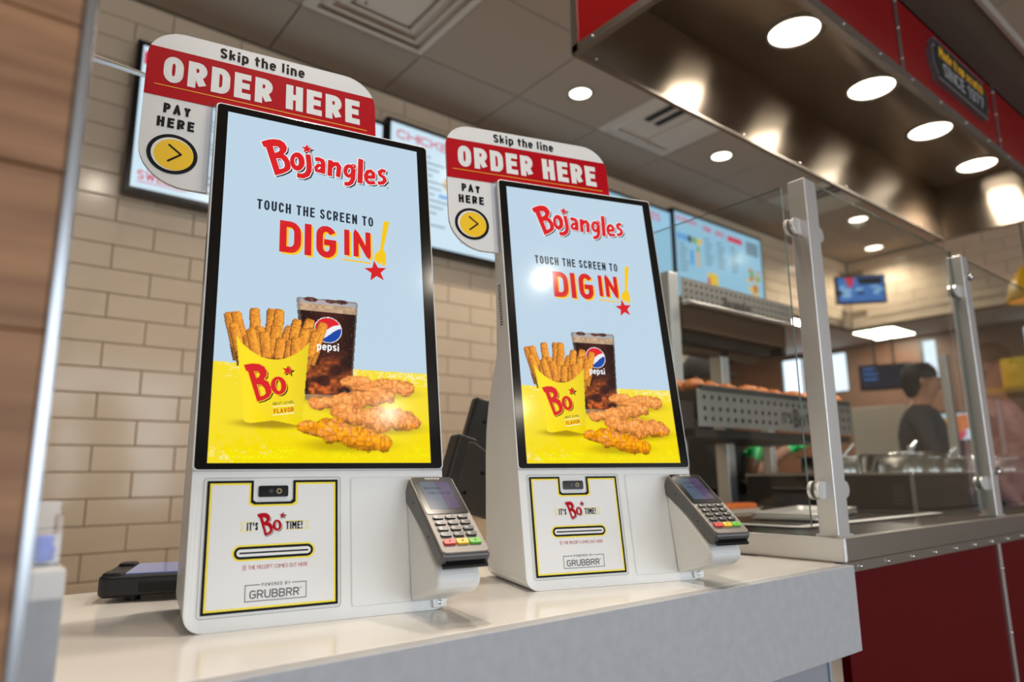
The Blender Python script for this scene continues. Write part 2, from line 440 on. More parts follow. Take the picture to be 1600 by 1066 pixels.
# kitchen beyond the header
wall_kitchen = struct_box('wall_kitchen', [(11.3, 11.4, -1.0, 8.0, -1.10, 1.28), (11.3, 11.4, -1.0, 8.0, 1.97, 2.10),
    (11.3, 11.4, -1.0, 2.58, 1.28, 1.97), (11.3, 11.4, 2.90, 3.95, 1.28, 1.97), (11.3, 11.4, 4.20, 5.30, 1.28, 1.97), (11.3, 11.4, 6.50, 8.0, 1.28, 1.97),
    (-4.6, 11.4, 8.0, 8.1, -1.10, 2.10), (7.1, 11.4, -1.1, -1.0, -1.10, 2.10)], brick_mat)
ceiling_kitchen = struct_box('ceiling_kitchen', [(7.1, 11.4, -1.1, 8.1, 2.03, 2.10), (-4.6, 7.1, 3.3, 8.1, 2.03, 2.10)], kitchen_white)
for i, (y0, y1, n) in enumerate(((3.95, 4.20, 1), (5.30, 6.50, 3), (2.58, 2.90, 1))):
    b = MB()
    b.box(11.30, 11.36, y0, y1, 1.28, 1.31).box(11.30, 11.36, y0, y1, 1.94, 1.97)
    for k in range(n+1):
        y = y0+(y1-y0-0.03)*k/n; b.box(11.30, 11.36, y, y+0.03, 1.31, 1.94)
    struct(b.build('window_%d' % (i+4), frame_alu))

# glazed wall tiles, each a piece of its own where the photograph shows them
def pix(p):
    d = Vector(p); z = d.dot(F_)
    return (800+1079*d.dot(R_)/z, 533-1079*d.dot(U_)/z) if z > 0.05 else (-9e3, -9e3)
def tile_mesh(w, h, t=0.008):
    b = MB(); e = 0.003
    b.add([(x, 0, z) for x, z in ((0, 0), (w, 0), (w, h), (0, h))]+[(x, -t, z) for x, z in ((e, e), (w-e, e), (w-e, h-e), (e, h-e))]+[(x, -t+e, z) for x, z in ((0, 0), (w, 0), (w, h), (0, h))],
          [(4, 5, 6, 7), (8, 9, 5, 4), (9, 10, 6, 5), (10, 11, 7, 6), (11, 8, 4, 7), (0, 1, 9, 8), (1, 2, 10, 9), (2, 3, 11, 10), (3, 0, 8, 11)], tile_mat)
    return b.mesh('tile')
TW, TH, G = 0.3045, 0.104, 0.0035
tm = tile_mesh(TW-G, TH-G)
SEEN = [(60, 345, -5, 935), (672, 800, 385, 690), (585, 705, 135, 235), (935, 1300, 280, 480), (1050, 1110, 480, 620)]
rest = MB(); cnt = 0
def add_tile(parent, x, y, z, rz, seen, rest):
    global cnt
    if seen and cnt < 296:
        o = bpy.data.objects.new('tile', tm); COL.objects.link(o); o.parent = parent
        o.location = (x, y, z); o.rotation_euler = (0, 0, rz); cnt += 1
    else:
        M = Matrix.Translation((x, y, z)) @ Matrix.Rotation(rz, 4, 'Z')
        rest.add([M @ v.co for v in tm.vertices], [list(p.vertices) for p in tm.polygons], tile_mat)
for r in range(-11, 19):
    z = 0.24+TH*r
    if z+TH > 2.125: continue
    x = (0.425 if r % 2 == 0 else 0.576)-TW*12
    while x < 7.0-0.02:
        if x > -3.4 and (x+TW < 4.5 or z > 1.40):
            a, b = pix((x, 3.2, z)), pix((x+TW, 3.2, z+TH)); c = ((a[0]+b[0])/2, (a[1]+b[1])/2)
            seen = any(q[0]-12 <= c[0] <= q[1]+12 and q[2]-8 <= c[1] <= q[3]+8 for q in SEEN)
            if x+TW <= 7.0: add_tile(wall_back, x, 3.2, z, 0, seen, rest)
        x += TW
rest.build('tile_field', None, wall_back, kind='stuff')
rest = MB(); cnt = 0
for r in range(11, 19):
    z = 0.24+TH*r
    if z < 1.38 or z+TH > 2.125: continue
    y = 3.19-(0.0 if r % 2 else TW/2)
    while y-TW > 0.5:
        c = pix((7.0, y-TW/2, z+TH/2))
        add_tile(wall_right, 7.0, y, max(z, 1.422), -math.pi/2, 1290 < c[0] < 1610 and c[1] < 520, rest)
        y -= TW
rest.build('tile_field', None, wall_right, kind='stuff')

# suspended ceiling: slab with separate panels hung below it
ceiling = struct_box('ceiling', [(-4.6, 7.1, -5.1, 3.3, 2.13, 2.20)], ceiling_gap)
PX, PY = 0.635, 0.61
VENTS = [(1.01, 2.165), (2.915, 2.165), (4.82, 2.165)]
pm = {}
rest = MB()
for i in range(-9, 10):
    for j in range(-8, 13):
        x0 = 1.01+PX*i; y1 = 2.775-PY*(j-1); y0 = y1-PY
        x1 = x0+PX
        if y1 > 3.19: y1 = 3.19
        if x0 < -4.5 or x1 > 6.99+0.6 or y0 > 3.1 or y0 < -5.0: continue
        x1 = min(x1, 6.99)
        if any(abs(x0-vx) < 0.05 and abs(y0-vy) < 0.05 for vx, vy in VENTS): continue
        g = 0.004
        c = pix(((x0+x1)/2, (y0+y1)/2, 2.12))
        if -150 < c[0] < 1700 and -120 < c[1] < 560:
            k = (round(x1-x0, 3), round(y1-y0, 3))
            if k not in pm:
                b = MB(); b.box(g, k[0]-g, g, k[1]-g, 0, 0.012, paint_ceiling); pm[k] = b.mesh('ceiling_panel')
            o = bpy.data.objects.new('ceiling_panel', pm[k]); COL.objects.link(o); o.parent = ceiling; o.location = (x0, y0, 2.118)
        else: rest.box(x0+g, x1-g, y0+g, y1-g, 2.118, 2.13, paint_ceiling)
rest.build('ceiling_panel_field', None, ceiling, kind='stuff')

# ceiling fittings
warm = (1.0, 0.885, 0.74)
lamp_glow = mat('lamp_diffuser', (255, 250, 240), 0.5, emit=(255, 244, 224), es=5.0)
ring_mat = mat('lamp_ring', (150, 144, 134), 0.35, 0.6)
def downlight(x, y, z, r, label, power, group, ring=1.28, cat='downlight', spread=150, glow=None):
    t = thing('downlight', label, cat, (x, y, z), 0, group)
    b = MB(); b.lathe([(r*ring, 0.0), (r*ring, -0.006), (r*1.06, -0.008), (r, 0.0)], (0, 0, 0), 28, ring_mat); b.build('trim_ring', None, t)
    b = MB(); b.cyl((0, 0, -0.003), (0, 0, 0.0), r*1.01, r*1.01, 28, glow or lamp_glow); b.build('diffuser', None, t)
    d = bpy.data.lights.new('downlight_lamp', 'SPOT'); d.energy = power; d.color = warm; d.spot_size = math.radians(spread); d.spot_blend = 0.6; d.shadow_soft_size = r*0.8
    l = bpy.data.objects.new('downlight_lamp', d); COL.objects.link(l); l.parent = t; l.location = (0, 0, -0.02)
    return t
CL = 'downlights in the panel ceiling'
downlight(2.54, 2.53, 2.118, 0.058, 'round ceiling downlight just left of the hood corner', 48, CL)
downlight(3.85, 2.51, 2.118, 0.062, 'round ceiling downlight above the glass guard return', 48, CL)
downlight(5.81, 2.51, 2.118, 0.07, 'round ceiling downlight seen right of the tall glass post', 48, CL)
downlight(6.70, 2.78, 2.118, 0.075, 'small far ceiling downlight above the corner television', 40, CL)
downlight(1.30, 1.05, 2.118, 0.06, 'ceiling downlight over the kiosk counter, out of the frame', 66, CL)
downlight(0.58, 0.89, 2.118, 0.06, 'ceiling downlight straight above the left kiosk, out of frame', 66, CL)
downlight(0.2, 0.2, 2.118, 0.06, 'ceiling downlight above the customer side of the counter', 34, CL)
downlight(1.19, -1.87, 2.118, 0.05, 'dining area downlight mirrored in the right kiosk screen', 14, CL, glow=mat('lamp_diffuser_dim', (255, 250, 240), 0.5, emit=(255, 244, 224), es=2.0))
downlight(1.11, -3.96, 2.118, 0.06, 'dining area downlight mirrored in the left kiosk screen', 60, CL)
louvre = mat('diffuser_white', (216, 202, 186), 0.6)
dark_slot = mat('duct_dark', (34, 30, 26), 0.8)
def vent(x, y, label, slots):
    t = thing('ceiling_vent', label, 'ceiling vent', (x, y, 2.118), 0, 'vents in the panel ceiling')
    w, h = PX, PY; b = MB(); b.box(0.004, w-0.004, 0.004, h-0.004, 0.004, 0.012, louvre); b.build('plate', None, t)
    def frame(i0, i1, z0, z1, name):
        b = MB()
        o = [(i0, i0), (w-i0, i0), (w-i0, h-i0), (i0, h-i0)]; n = [(i1, i1), (w-i1, i1), (w-i1, h-i1), (i1, h-i1)]
        b.add([(p[0], p[1], z0) for p in o]+[(p[0], p[1], z1) for p in n], [(k, (k+1) % 4, 4+(k+1) % 4, 4+k) for k in range(4)], louvre)
        q = b.build(name, None, t); s = q.modifiers.new('thick', 'SOLIDIFY'); s.thickness = 0.006
    if slots:
        frame(0.05, 0.09, 0.0, -0.012, 'louvre')
        for k in range(2):
            b = MB(); b.box(0.14+0.09*k, 0.185+0.09*k, 0.06, 0.34, -0.002, 0.006, dark_slot); b.build('slot', None, t)
        b = MB(); b.box(0.36, 0.55, 0.12, 0.50, -0.010, 0.004, louvre); b.build('damper_plate', None, t, bevel=0.004)
    else:
        frame(0.0, 0.05, 0.0, -0.022, 'louvre'); frame(0.06, 0.10, 0.002, -0.020, 'louvre'); frame(0.12, 0.16, 0.002, -0.018, 'louvre')
        b = MB(); b.box(0.18, w-0.18, 0.18, h-0.18, -0.012, 0.002, louvre); b.build('core_plate', None, t, bevel=0.004)
        b = MB()
        b.cyl((0.22, 0.4, -0.016), (0.22, 0.4, -0.012), 0.006, n=10, m=dark_slot); b.build('screw', None, t)
vent(1.01, 2.165, 'large square stepped ceiling vent above the left kiosk', False)
vent(2.915, 2.165, 'ceiling vent with two dark slots beside the hood', True)
vent(4.82, 2.165, 'far ceiling vent seen through the glass right of the tall post', True)
# kitchen light panels
tube_glow = mat('fluorescent_panel', (255, 250, 238), 0.6, emit=(255, 246, 228), es=20.0)
for k, (x0, x1, y0, y1, lab) in enumerate([(10.2, 11.05, 4.10, 4.70, 'rectangular kitchen ceiling light panel beneath the corner television'),
        (8.4, 9.6, 5.6, 6.2, 'kitchen ceiling light panel seen between the warming shelves, right one'),
        (7.0, 8.2, 5.9, 6.5, 'kitchen ceiling light panel seen between the warming shelves, left one'),
        (8.2, 9.4, 4.3, 4.9, 'kitchen ceiling light panel nearest the tiled header')]):
    t = thing('ceiling_lamp', lab, 'ceiling light', (x0, y0, 2.03), 0, 'kitchen ceiling light panels')
    b = MB(); b.box(0, x1-x0, 0, y1-y0, -0.012, 0.0, ring_mat); b.build('frame', None, t)
    b = MB(); b.box(0.03, x1-x0-0.03, 0.03, y1-y0-0.03, -0.016, -0.011, tube_glow); b.build('diffuser', None, t)

# ================================================================== HOOD over the serving line
HX0, HX1, HY0, HY1, HZ, HZT = 1.203, 3.74, 0.712, 1.222, 1.130, 1.400
hood = thing('hood_canopy', 'stainless lined canopy hood with red fascia above the glass guard', 'hood', (HX0, HY0, HZ))
ox, oy, oz = HX0, HY0, HZ
def hb(name, x0, x1, y0, y1, z0, z1, m, bevel=0, parent=None, label=None):
    b = MB(); b.box(x0-ox, x1-ox, y0-oy, y1-oy, z0-oz, z1-oz); return b.build(name, m, parent or hood, bevel, label=label)
hb('hood_ceiling', HX0, HX1, HY0, HY1, HZT, HZT+0.02, stainless_h)
hb('back_wall', HX0, HX1, HY1-0.012, HY1, HZ, HZT, stainless_h)
hb('end_wall', HX1-0.012, HX1, HY0, HY1-0.012, HZ, HZT, stainless_h)
hb('end_wall', HX0+0.006, HX0+0.014, HY0+0.01, HY1-0.012, HZ, HZT, stainless_h)
hb('front_wall', HX0, HX1, HY0+0.006, HY0+0.014, HZ, HZT, stainless_h)
for a, c in ((HX0, 2.045), (2.045, 2.87), (2.87, HX1)):
    hb('fascia_panel', a, c, HY0, HY0+0.006, HZ+0.012, 1.41, red_lam, label='red glossy fascia panel')
hb('fascia_panel', HX0, HX0+0.006, HY0+0.006, HY1, HZ+0.012, 1.41, red_lam, label='red glossy fascia panel on the hood end')
TR = mat('hood_trim_steel', (150, 144, 138), 0.4, 1.0)
hb('edge_trim', HX0-0.003, HX1, HY0-0.003, HY0+0.003, HZ, HZ+0.026, TR)
hb('edge_trim', HX0-0.003, HX0+0.003, HY0, HY1, HZ, HZ+0.022, TR)
hb('edge_trim', HX0-0.003, HX1, HY0-0.003, HY0+0.018, HZ-0.003, HZ, TR)
hb('edge_trim', HX0-0.003, HX0+0.014, HY0, HY1, HZ-0.003, HZ, TR)
hb('edge_trim', HX0, HX1, HY1-0.014, HY1+0.002, HZ-0.004, HZ+0.003, TR)
hb('corner_trim', HX0-0.003, HX0+0.003, HY1-0.022, HY1+0.002, HZ, 1.41, TR)
for x in (2.045, 2.87): hb('cover_strip', x-0.012, x+0.012, HY0-0.003, HY0, HZ+0.026, 1.41, TR)
bolt_b = MB(); bolt_b.lathe([(0.0045, 0.0), (0.0042, 0.002), (0.002, 0.0034), (0.0, 0.0038)], (0, 0, 0), 10, chrome, (0, -1, 0)); bolt_me = bolt_b.mesh('bolt')
def bolt(parent, x, y, z, rz=0.0):
    o = bpy.data.objects.new('bolt', bolt_me); COL.objects.link(o); o.parent = parent; o.location = (x, y, z); o.rotation_euler = (0, 0, rz)
for k in range(12): bolt(hood, 0.06+0.21*k, -0.003, 0.013)
for k in range(3): bolt(hood, -0.003, 0.05+0.19*k, 0.011, -math.pi/2)
for x in (2.045, 2.87):
    for z in (0.06, 0.16, 0.25): bolt(hood, x-ox, -0.003, z)
for k in range(7): bolt(hood, 0.08+0.36*k, HY1-oy-0.012, 0.012)
for k, (lx, tx) in enumerate(((1.97, 'first and largest'), (2.51, 'second'), (3.04, 'third'), (3.57, 'fourth'))):
    downlight(lx, 0.985, HZT-0.001, 0.077, tx+' round lamp from the near end, recessed in the hood ceiling', 32, 'lamps in the hood ceiling', 1.22, 'hood lamp', 140)
# badge on the fascia
bad = thing('badge_sign', 'black badge reading SINCE 1977 fixed to the red hood fascia', 'sign', (2.255, HY0-0.004, 1.208))
def bfn(u, v, n): return (u/1000, -n/1000, v/1000)
def badge_poly(e): return [(25+e*.4, 0+e), (455-e*.4, 0+e), (455-e, 22+e*.3), (480-e, 45+e*.3), (480-e, 105-e*.3), (455-e, 122-e*.3), (455-e*.4, 145-e), (25+e*.4, 145-e), (25+e, 122-e*.3), (0+e, 105-e*.3), (0+e, 45+e*.3), (25+e, 22+e*.3)]
b = MB(); b.prism(badge_poly(0), lambda p, t: (p[0]/1000, -t, p[1]/1000), -0.004, 0.014); b.build('badge_rim', mat('badge_grey', (120, 120, 124), 0.4, 0.4), bad)
b = MB(); b.prism(badge_poly(9), lambda p, t: (p[0]/1000, -t, p[1]/1000), 0.0, 0.0165); b.build('badge_face', mat('badge_black', (20, 22, 22), 0.5), bad)
a = Art(bfn)
a.letters('Made from scratch', 44, 82, 424, 122, mat('badge_yellow', (226, 168, 24), 0.5), 17, w=0.2, shear=0.25)
a.letters('SINCE 1977', 66, 22, 420, 70, mat('badge_silver', (150, 150, 152), 0.5), 17, w=0.18)
a.build('lettering', bad)
# light shelf above the fascia
overhang = thing('light_shelf', 'taupe soffit ledge with metal edge above the red hood fascia', 'soffit', (HX0, 0.56, 1.412))
b = MB(); b.box(0, 3.4, 0.012, 0.17, 0, 0.03); b.build('soffit_panel', mat('soffit_taupe', (104, 92, 84), 0.8), overhang)
b = MB(); b.box(0, 3.4, 0, 0.012, -0.004, 0.034); b.build('edge_trim', stainless_rough, overhang)

# ================================================================== COUNTERS
ZC = -0.160
CX0, CX1, CY0, CY1 = 0.070, 1.250, 0.612, 1.205
counter = thing('counter', 'white quartz kiosk counter with deep mitred apron', 'counter', (CX0, CY0, ZC))
def part(root, base, name, x0, x1, y0, y1, z0, z1, m, bevel=0, label=None):
    b = MB(); b.box(x0-base[0], x1-base[0], y0-base[1], y1-base[1], z0-base[2], z1-base[2]); return b.build(name, m, root, bevel, label=label)
cb = (CX0, CY0, ZC)
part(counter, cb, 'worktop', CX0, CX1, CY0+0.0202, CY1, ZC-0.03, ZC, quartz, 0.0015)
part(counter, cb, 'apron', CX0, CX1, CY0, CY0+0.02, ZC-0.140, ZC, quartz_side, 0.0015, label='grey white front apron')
part(counter, cb, 'base_panel', CX0, CX1-0.03, CY0+0.05, CY0+0.07, -1.10, ZC-0.031, mat('counter_base_grey', (150, 152, 160), 0.6))
part(counter, cb, 'base_panel', CX0, CX1-0.03, CY1-0.07, CY1-0.05, -1.10, ZC-0.031, MATS['counter_base_grey'])
part(counter, cb, 'corner_strip', CX1-0.03, CX1-0.022, CY0+0.046, CY0+0.07, -1.10, ZC-0.031, mat('strip_blue_grey', (160, 172, 186), 0.4))

ZS = -0.118
SX0, SX1, SY0, SY1 = 1.262, 5.2, 0.632, 1.50
serve = thing('serving_counter', 'stainless serving counter with riveted lip and red front', 'counter', (SX0, SY0, ZS))
sb = (SX0, SY0, ZS)
part(serve, sb, 'worktop', SX0, SX1, SY0+0.001, SY1, ZS-0.012, ZS-0.001, stainless_top)
part(serve, sb, 'front_edge', SX0+0.004, SX1, SY0, SY0+0.024, ZS-0.042, ZS+0.001, stainless, 0.003)
part(serve, sb, 'end_edge', SX0-0.001, SX0+0.0035, SY0, SY1, ZS-0.042, ZS+0.001, stainless_rough, 0.003, label='bright end edge above the quartz')
part(serve, sb, 'rivet_lip', SX0+0.01, SX1, SY0+0.005, SY0+0.012, ZS-0.060, ZS-0.042, stainless)
for a, c in ((SX0+0.01, 2.05), (2.074, 2.90), (2.924, 3.75), (3.774, 5.2)):
    part(serve, sb, 'front_panel', a, c, SY0+0.014, SY0+0.03, -1.10, ZS-0.058, mat('deep_red_laminate', (86, 0, 3), 0.5, spec=0.12), label='dark red front panel')
for x in (2.052, 2.902, 3.752):
    part(serve, sb, 'cover_strip', x, x+0.02, SY0+0.009, SY0+0.02, -1.10, ZS-0.058, stainless_rough)
    for k in range(6): bolt(serve, x+0.01-SX0, 0.009, -0.12-0.15*k)
for k in range(26): bolt(serve, 0.062+0.113*k, 0.005, -0.052)
for (x0, x1, y0, y1) in ((1.42, 2.20, 0.80, 1.16), (1.50, 2.16, 1.20, 1.42)):
    b = MB(); z = ZS+0.004
    o = rrect(x0-SX0, y0-SY0, x1-SX0, y1-SY0, 0.03); n = rrect(x0+0.03-SX0, y0+0.03-SY0, x1-0.03-SX0, y1-0.03-SY0, 0.02)
    k = len(o)
    b.add([(p[0], p[1], 0.003) for p in o]+[(p[0], p[1], 0.004) for p in n], [(i, (i+1) % k, k+(i+1) % k, k+i) for i in range(k)], stainless_rough)
    b.build('well_rim', None, serve)
    b = MB(); b.add([(p[0], p[1], 0.0015) for p in n], [list(range(k))], mat('well_dark', (44, 38, 33), 0.25, 0.6)); b.build('well', None, serve)

# glass guard
def glass_post(x, y, h, label, zb=ZS, clips=True, w=0.046, d=0.037, bolt_ends=False):
    t = thing('glass_post', label, 'post', (x, y, zb), 0, 'steel posts of the glass guard')
    b = MB(); b.box(0, w, 0, d, 0, h); b.build('upright', stainless_rough, t, 0.002)
    b = MB(); b.box(-0.004, w+0.004, -0.004, d+0.004, 0, 0.004); b.build('foot_plate', stainless_rough, t)
    for z in ((h-0.105, 0.085) if clips else ()):
        for sx in (-1, 1):
            b = MB()
            cx = 0 if sx < 0 else w
            pl = [(0, -0.017), (0.022, -0.017)]+[(0.022+0.017*math.sin(q*math.pi/8), -0.017*math.cos(q*math.pi/8)) for q in range(1, 8)]+[(0.022, 0.017), (0, 0.017)]
            for y0 in (0.012, 0.026):
                b.prism([(cx+sx*p[0], p[1]) for p in pl], lambda p, tt: (p[0], tt, p[1]+z), y0, y0+0.007)
            b.build('clip', stainless_rough, t, 0.001)
    if bolt_ends:
        for z in (h-0.06, 0.115):
            b = MB(); b.lathe([(0.011, 0), (0.011, 0.008), (0.008, 0.012), (0, 0.012)], (0.034, 0, z), 12, chrome, (0, -1, 0)); b.build('clamp_bolt', None, t)
    return t
glass_post(1.288, 0.654, 0.708, 'tall brushed steel glass post at the near corner of the serving counter')
glass_post(2.14, 0.660, 0.712, 'second steel glass post, by the riveted joint of the red front', bolt_ends=True)
glass_post(4.10, 1.40, 0.73, 'small far steel post seen left of the second glass post', clips=False)
def glass_pane(label, pts, t=0.006):
    b = MB(); a, c = Vector(pts[0]), Vector(pts[1]); d = (c-a).normalized(); n = Vector((d.y, -d.x, 0))*t
    z0, z1 = pts[2]
    P = [Vector((q.x, q.y, z))+n*s for s in (-.5, .5) for q, z in ((a, z0), (c, z0), (c, z1), (a, z1))]
    b.add(P, [(0, 1, 2, 3), (7, 6, 5, 4)], clear); b.add(P, [(0, 4, 5, 1), (1, 5, 6, 2), (2, 6, 7, 3), (3, 7, 4, 0)], mat('glass_edge', (96, 116, 110), 0.12, spec=0.8))
    return tag(b.build('sneeze_guard', None), label, 'glass guard', 'panes of the glass guard')
glass_pane('clear glass pane between the tall post and the second post', [(1.358, 0.6765, 0), (2.126, 0.6825, 0), (ZS+0.018, 0.604)])
glass_pane('clear glass pane to the right of the second post', [(2.20, 0.684, 0), (3.60, 0.69, 0), (ZS+0.018, 0.604)])
glass_pane('clear glass return pane running from the tall post toward the tiled wall', [(1.280, 0.700, 0), (1.280, 1.16, 0), (ZS+0.018, 0.580)])

# ================================================================== PICTURE on the kiosk screens (drawn as coloured points)
GW, GH, ST = 336, 272, 0.8
yy, xx = np.mgrid[0:GH, 0:GW]; uu = xx*ST; vv = yy*ST
def vnoise(scale, seed):
    r = np.random.RandomState(seed); h, w = int(GH*ST/scale)+3, int(GW*ST/scale)+3; g = r.rand(h, w)
    fx, fy = uu/scale, vv/scale; ix, iy = fx.astype(int), fy.astype(int); tx, ty = fx-ix, fy-iy
    tx, ty = tx*tx*(3-2*tx), ty*ty*(3-2*ty)
    return (g[iy, ix]*(1-tx)+g[iy, ix+1]*tx)*(1-ty)+(g[iy+1, ix]*(1-tx)+g[iy+1, ix+1]*tx)*ty
def pmask(pts):
    m = np.zeros_like(uu, bool); n = len(pts)
    for i in range(n):
        (x0, y0), (x1, y1) = pts[i], pts[(i+1) % n]
        if y0 == y1: continue
        c = ((y0 > vv) != (y1 > vv)) & (uu < (x1-x0)*(vv-y0)/(y1-y0)+x0); m ^= c
    return m
def mixc(img, mask, col):
    a = np.clip(mask, 0, 1)[..., None]; img[:] = img*(1-a)+np.array(col, float)*a if np.ndim(col) == 1 else img*(1-a)+col*a
img = np.zeros((GH, GW, 3)); sky = np.array([190., 213, 230])
img[:] = sky
ed = 121+1.6*(vnoise(7, 1)-.5)
mixc(img, (vv < ed).astype(float), np.array([247., 222, 38]))
# dry brush streaks near the edges of the yellow
streak = np.random.RandomState(3).rand(GH, 1)*0.5+vnoise(5, 8)*0.6
sn = np.random.RandomState(9).rand(GH, GW)
for (c, w, k) in ((116, 6, .75), (106, 8, .42), (12, 14, .62), (22, 10, .3)):
    g = np.exp(-((vv-c)/w)**2)*k*(0.4+0.6*vnoise(26, 31)); mixc(img, ((streak*0.6+sn*0.5) < g*0.95)*(vv < ed)*0.8, np.array([252., 250, 225]))
def fry(x, y, ang, L, w, sd):
    c, s = math.cos(ang), math.sin(ang); a = (uu-x)*c+(vv-y)*s; b = -(uu-x)*s+(vv-y)*c
    w2 = w/2*(1+0.05*np.sin(a*0.16+sd)); m = (a > 0) & (a < L) & (np.abs(b) < w2)
    m &= ~((a > L-2) & (np.abs(b) > w2-1.4))
    t = b/w2; base = np.array([240., 150, 50]); sh = 1.0-0.20*t-0.42*np.maximum(0, np.abs(t)-.70)/.30-0.10*(a > L-2.5)-0.25*(a < 18)
    nz = 0.84+0.30*vnoise(2.0, sd % 50+60)
    col = base*(sh*nz)[..., None]; col[..., 0] = np.minimum(col[..., 0], 246)
    mixc(img, m.astype(float), col)
# shadows under carton, cup and tenders
def shadow(cx, cy, rx, ry, k): mixc(img, k*np.exp(-(((uu-cx)/rx)**2+((vv-cy)/ry)**2)**2), np.array([150., 118, 10]))
shadow(70, 47, 42, 6, .75); shadow(140, 80, 38, 8, .6); shadow(205, 92, 48, 9, .45); shadow(172, 70, 50, 9, .45); shadow(205, 45, 54, 9, .5); shadow(162, 22, 54, 9, .5)
# cup
cup = [(94, 212), (96, 215), (172, 215.5), (174, 213), (164.5, 86), (158, 80), (112, 76), (107, 79)]
cm = pmask(cup); f = (vv-78)/136.0
side = np.abs((uu-(135+(vv-145)*0.0))/(29+f*10.5))
cola = np.array([58., 22, 16])[None, None, :]*(1.25-0.75*side)[..., None]
ice = np.clip((vnoise(13, 21)-.42)*4, 0, 1)*np.clip((150-vv)/30, 0, 1)
cola = cola*(1-ice[..., None])+np.array([196., 92, 36])*ice[..., None]*(0.45+0.75*vnoise(4, 22))[..., None]
mixc(img, cm.astype(float), np.clip(cola, 0, 255))
mixc(img, cm*((vv > 197) & (vv < 207.5)).astype(float), np.array([196., 164, 132])*(0.85+0.25*vnoise(4, 5))[..., None])
mixc(img, cm*(vv >= 207.5)*0.75, np.array([214., 220, 226])); mixc(img, cm*(vv < 85)*0.6, np.array([205., 196, 150]))
mixc(img, cm*((side > .93) | (vv > 213.6))*0.6, np.array([120., 116, 116]))
for (cx, cy, rx, ry) in ((112, 213, 9, 3.4), (138, 213, 7, 3), (152, 213.5, 9, 3.2)):
    e = ((uu-cx)/rx)**2+((vv-cy)/ry)**2; mixc(img, (e < 1)*1.0, np.array([70., 44, 40])*(0.7+1.3*vnoise(3, 7))[..., None])
dots = np.random.RandomState(4).rand(GH, GW) > 0.986
mixc(img, dots*cm*(vv < 196)*0.5, np.array([190., 150, 130]))
r2 = np.hypot(uu-134.7, vv-172.5); wv = (uu-134.7)*0.42
mixc(img, (r2 < 18).astype(float), np.array([236., 238, 242]))
up = (vv-172.5) > 0.5+wv*1.05+2.4*np.sin((uu-134.7)*0.16+0.4); dn = (vv-172.5) < -6.5+wv*1.05+2.6*np.sin((uu-134.7)*0.17-0.6)
mixc(img, ((r2 < 17) & up).astype(float), np.array([224., 32, 44])); mixc(img, ((r2 < 17) & dn).astype(float), np.array([18., 70, 168]))
# fries then carton
RR = random.Random(11)
row = []
for k in range(9):
    x = 28+k*10.6; row.append((x, 124, math.radians(90+(60-x)*0.42+RR.uniform(-7, 7)), 72-abs(x-58)*0.32+RR.uniform(-7, 6), 12.5))
for k in range(8):
    x = 33+k*10.4; row.append((x, 118, math.radians(90+(62-x)*0.36+RR.uniform(-9, 9)), 61-abs(x-62)*0.2+RR.uniform(-8, 6), 12.5))
for k in range(6):
    x = 42+k*10.2; row.append((x, 112, math.radians(90+(66-x)*0.26+RR.uniform(-9, 9)), 49+RR.uniform(-7, 6), 12.5))
for k, q in enumerate(row): fry(*q, k*3)
arc = [(24, 156)]+[(24+87*t, 155-1.5*t-27*math.sin(math.pi*t)**0.8) for t in [i/14 for i in range(1, 14)]]+[(111, 154)]
box_p = arc+[(107, 100), (103, 48), (96, 46), (70, 51), (44, 47), (37, 49), (31, 100)]
bmk = pmask(box_p); shd = 1.0-0.10*np.clip((uu-88)/25, 0, 1)-0.05*np.clip((40-uu)/20, 0, 1)+0.03*np.sin(uu*.06)
mixc(img, bmk.astype(float), np.clip(np.array([252., 224, 34])*shd[..., None], 0, 255))
# tenders
def tender(path, rad, sd):
    r = random.Random(sd); P = [Vector(p) for p in path]; N = 30; best = np.full(uu.shape, 9.0); top = np.zeros_like(uu)
    for i in range(N+1):
        t = i/N*(len(P)-1.001); k = int(t); q = P[k].lerp(P[k+1], t-k); ft = i/N
        R = rad*(0.42+0.58*math.sin(math.pi*min(1.0, .12+ft*.74)))*(0.93+0.14*math.sin(ft*17+sd))
        e = np.hypot(uu-q.x, (vv-q.y)*1.25)/R; top = np.where(e < best, (vv-q.y)/R, top); best = np.minimum(best, e)
    rough = vnoise(6.0, sd+1)*0.30+vnoise(2.2, sd+2)*0.12
    edge = best+rough-0.16; m_ = np.clip((1.0-edge)*7, 0, 1)
    cre = np.abs(vnoise(6.0, sd+4)-0.5)*2; cre2 = np.abs(vnoise(3.0, sd+5)-0.5)*2
    lum = 0.70+0.18*top+0.40*np.clip(cre, 0, .55)+0.26*np.clip(cre2, 0, .55)-0.34*np.clip(edge, 0, 1)**3+0.12*(vnoise(1.4, sd+6)-.5)
    lum = lum*1.12; c = np.stack([250*np.clip(lum*1.0, 0, 1), 154*np.clip(lum, 0, 1.35), 78*np.clip(lum**1.4, 0, 1.6)], -1)
    mixc(img, m_, np.clip(c, 0, 255))
tender([(158, 104), (180, 101), (205, 97), (226, 101), (240, 97)], 18, 5)
tender([(121, 74), (150, 77), (180, 82), (203, 88), (212, 86)], 18, 15)
tender([(148, 65), (175, 58), (200, 55), (222, 57), (246, 52)], 22, 25)
tender([(110, 43), (138, 41), (165, 33), (190, 28), (203, 25)], 22, 35)
lin = np.where(img/255 <= 0.04045, img/255/12.92, ((np.clip(img, 0, 255)/255+0.055)/1.055)**2.4)
TILT = 0.1608
def S(u, v, n):
    u, v, n = u/1000, v/1000, n/1000
    return (u, v*math.sin(TILT)-n*math.cos(TILT), 0.1772+v*math.cos(TILT)+n*math.sin(TILT))
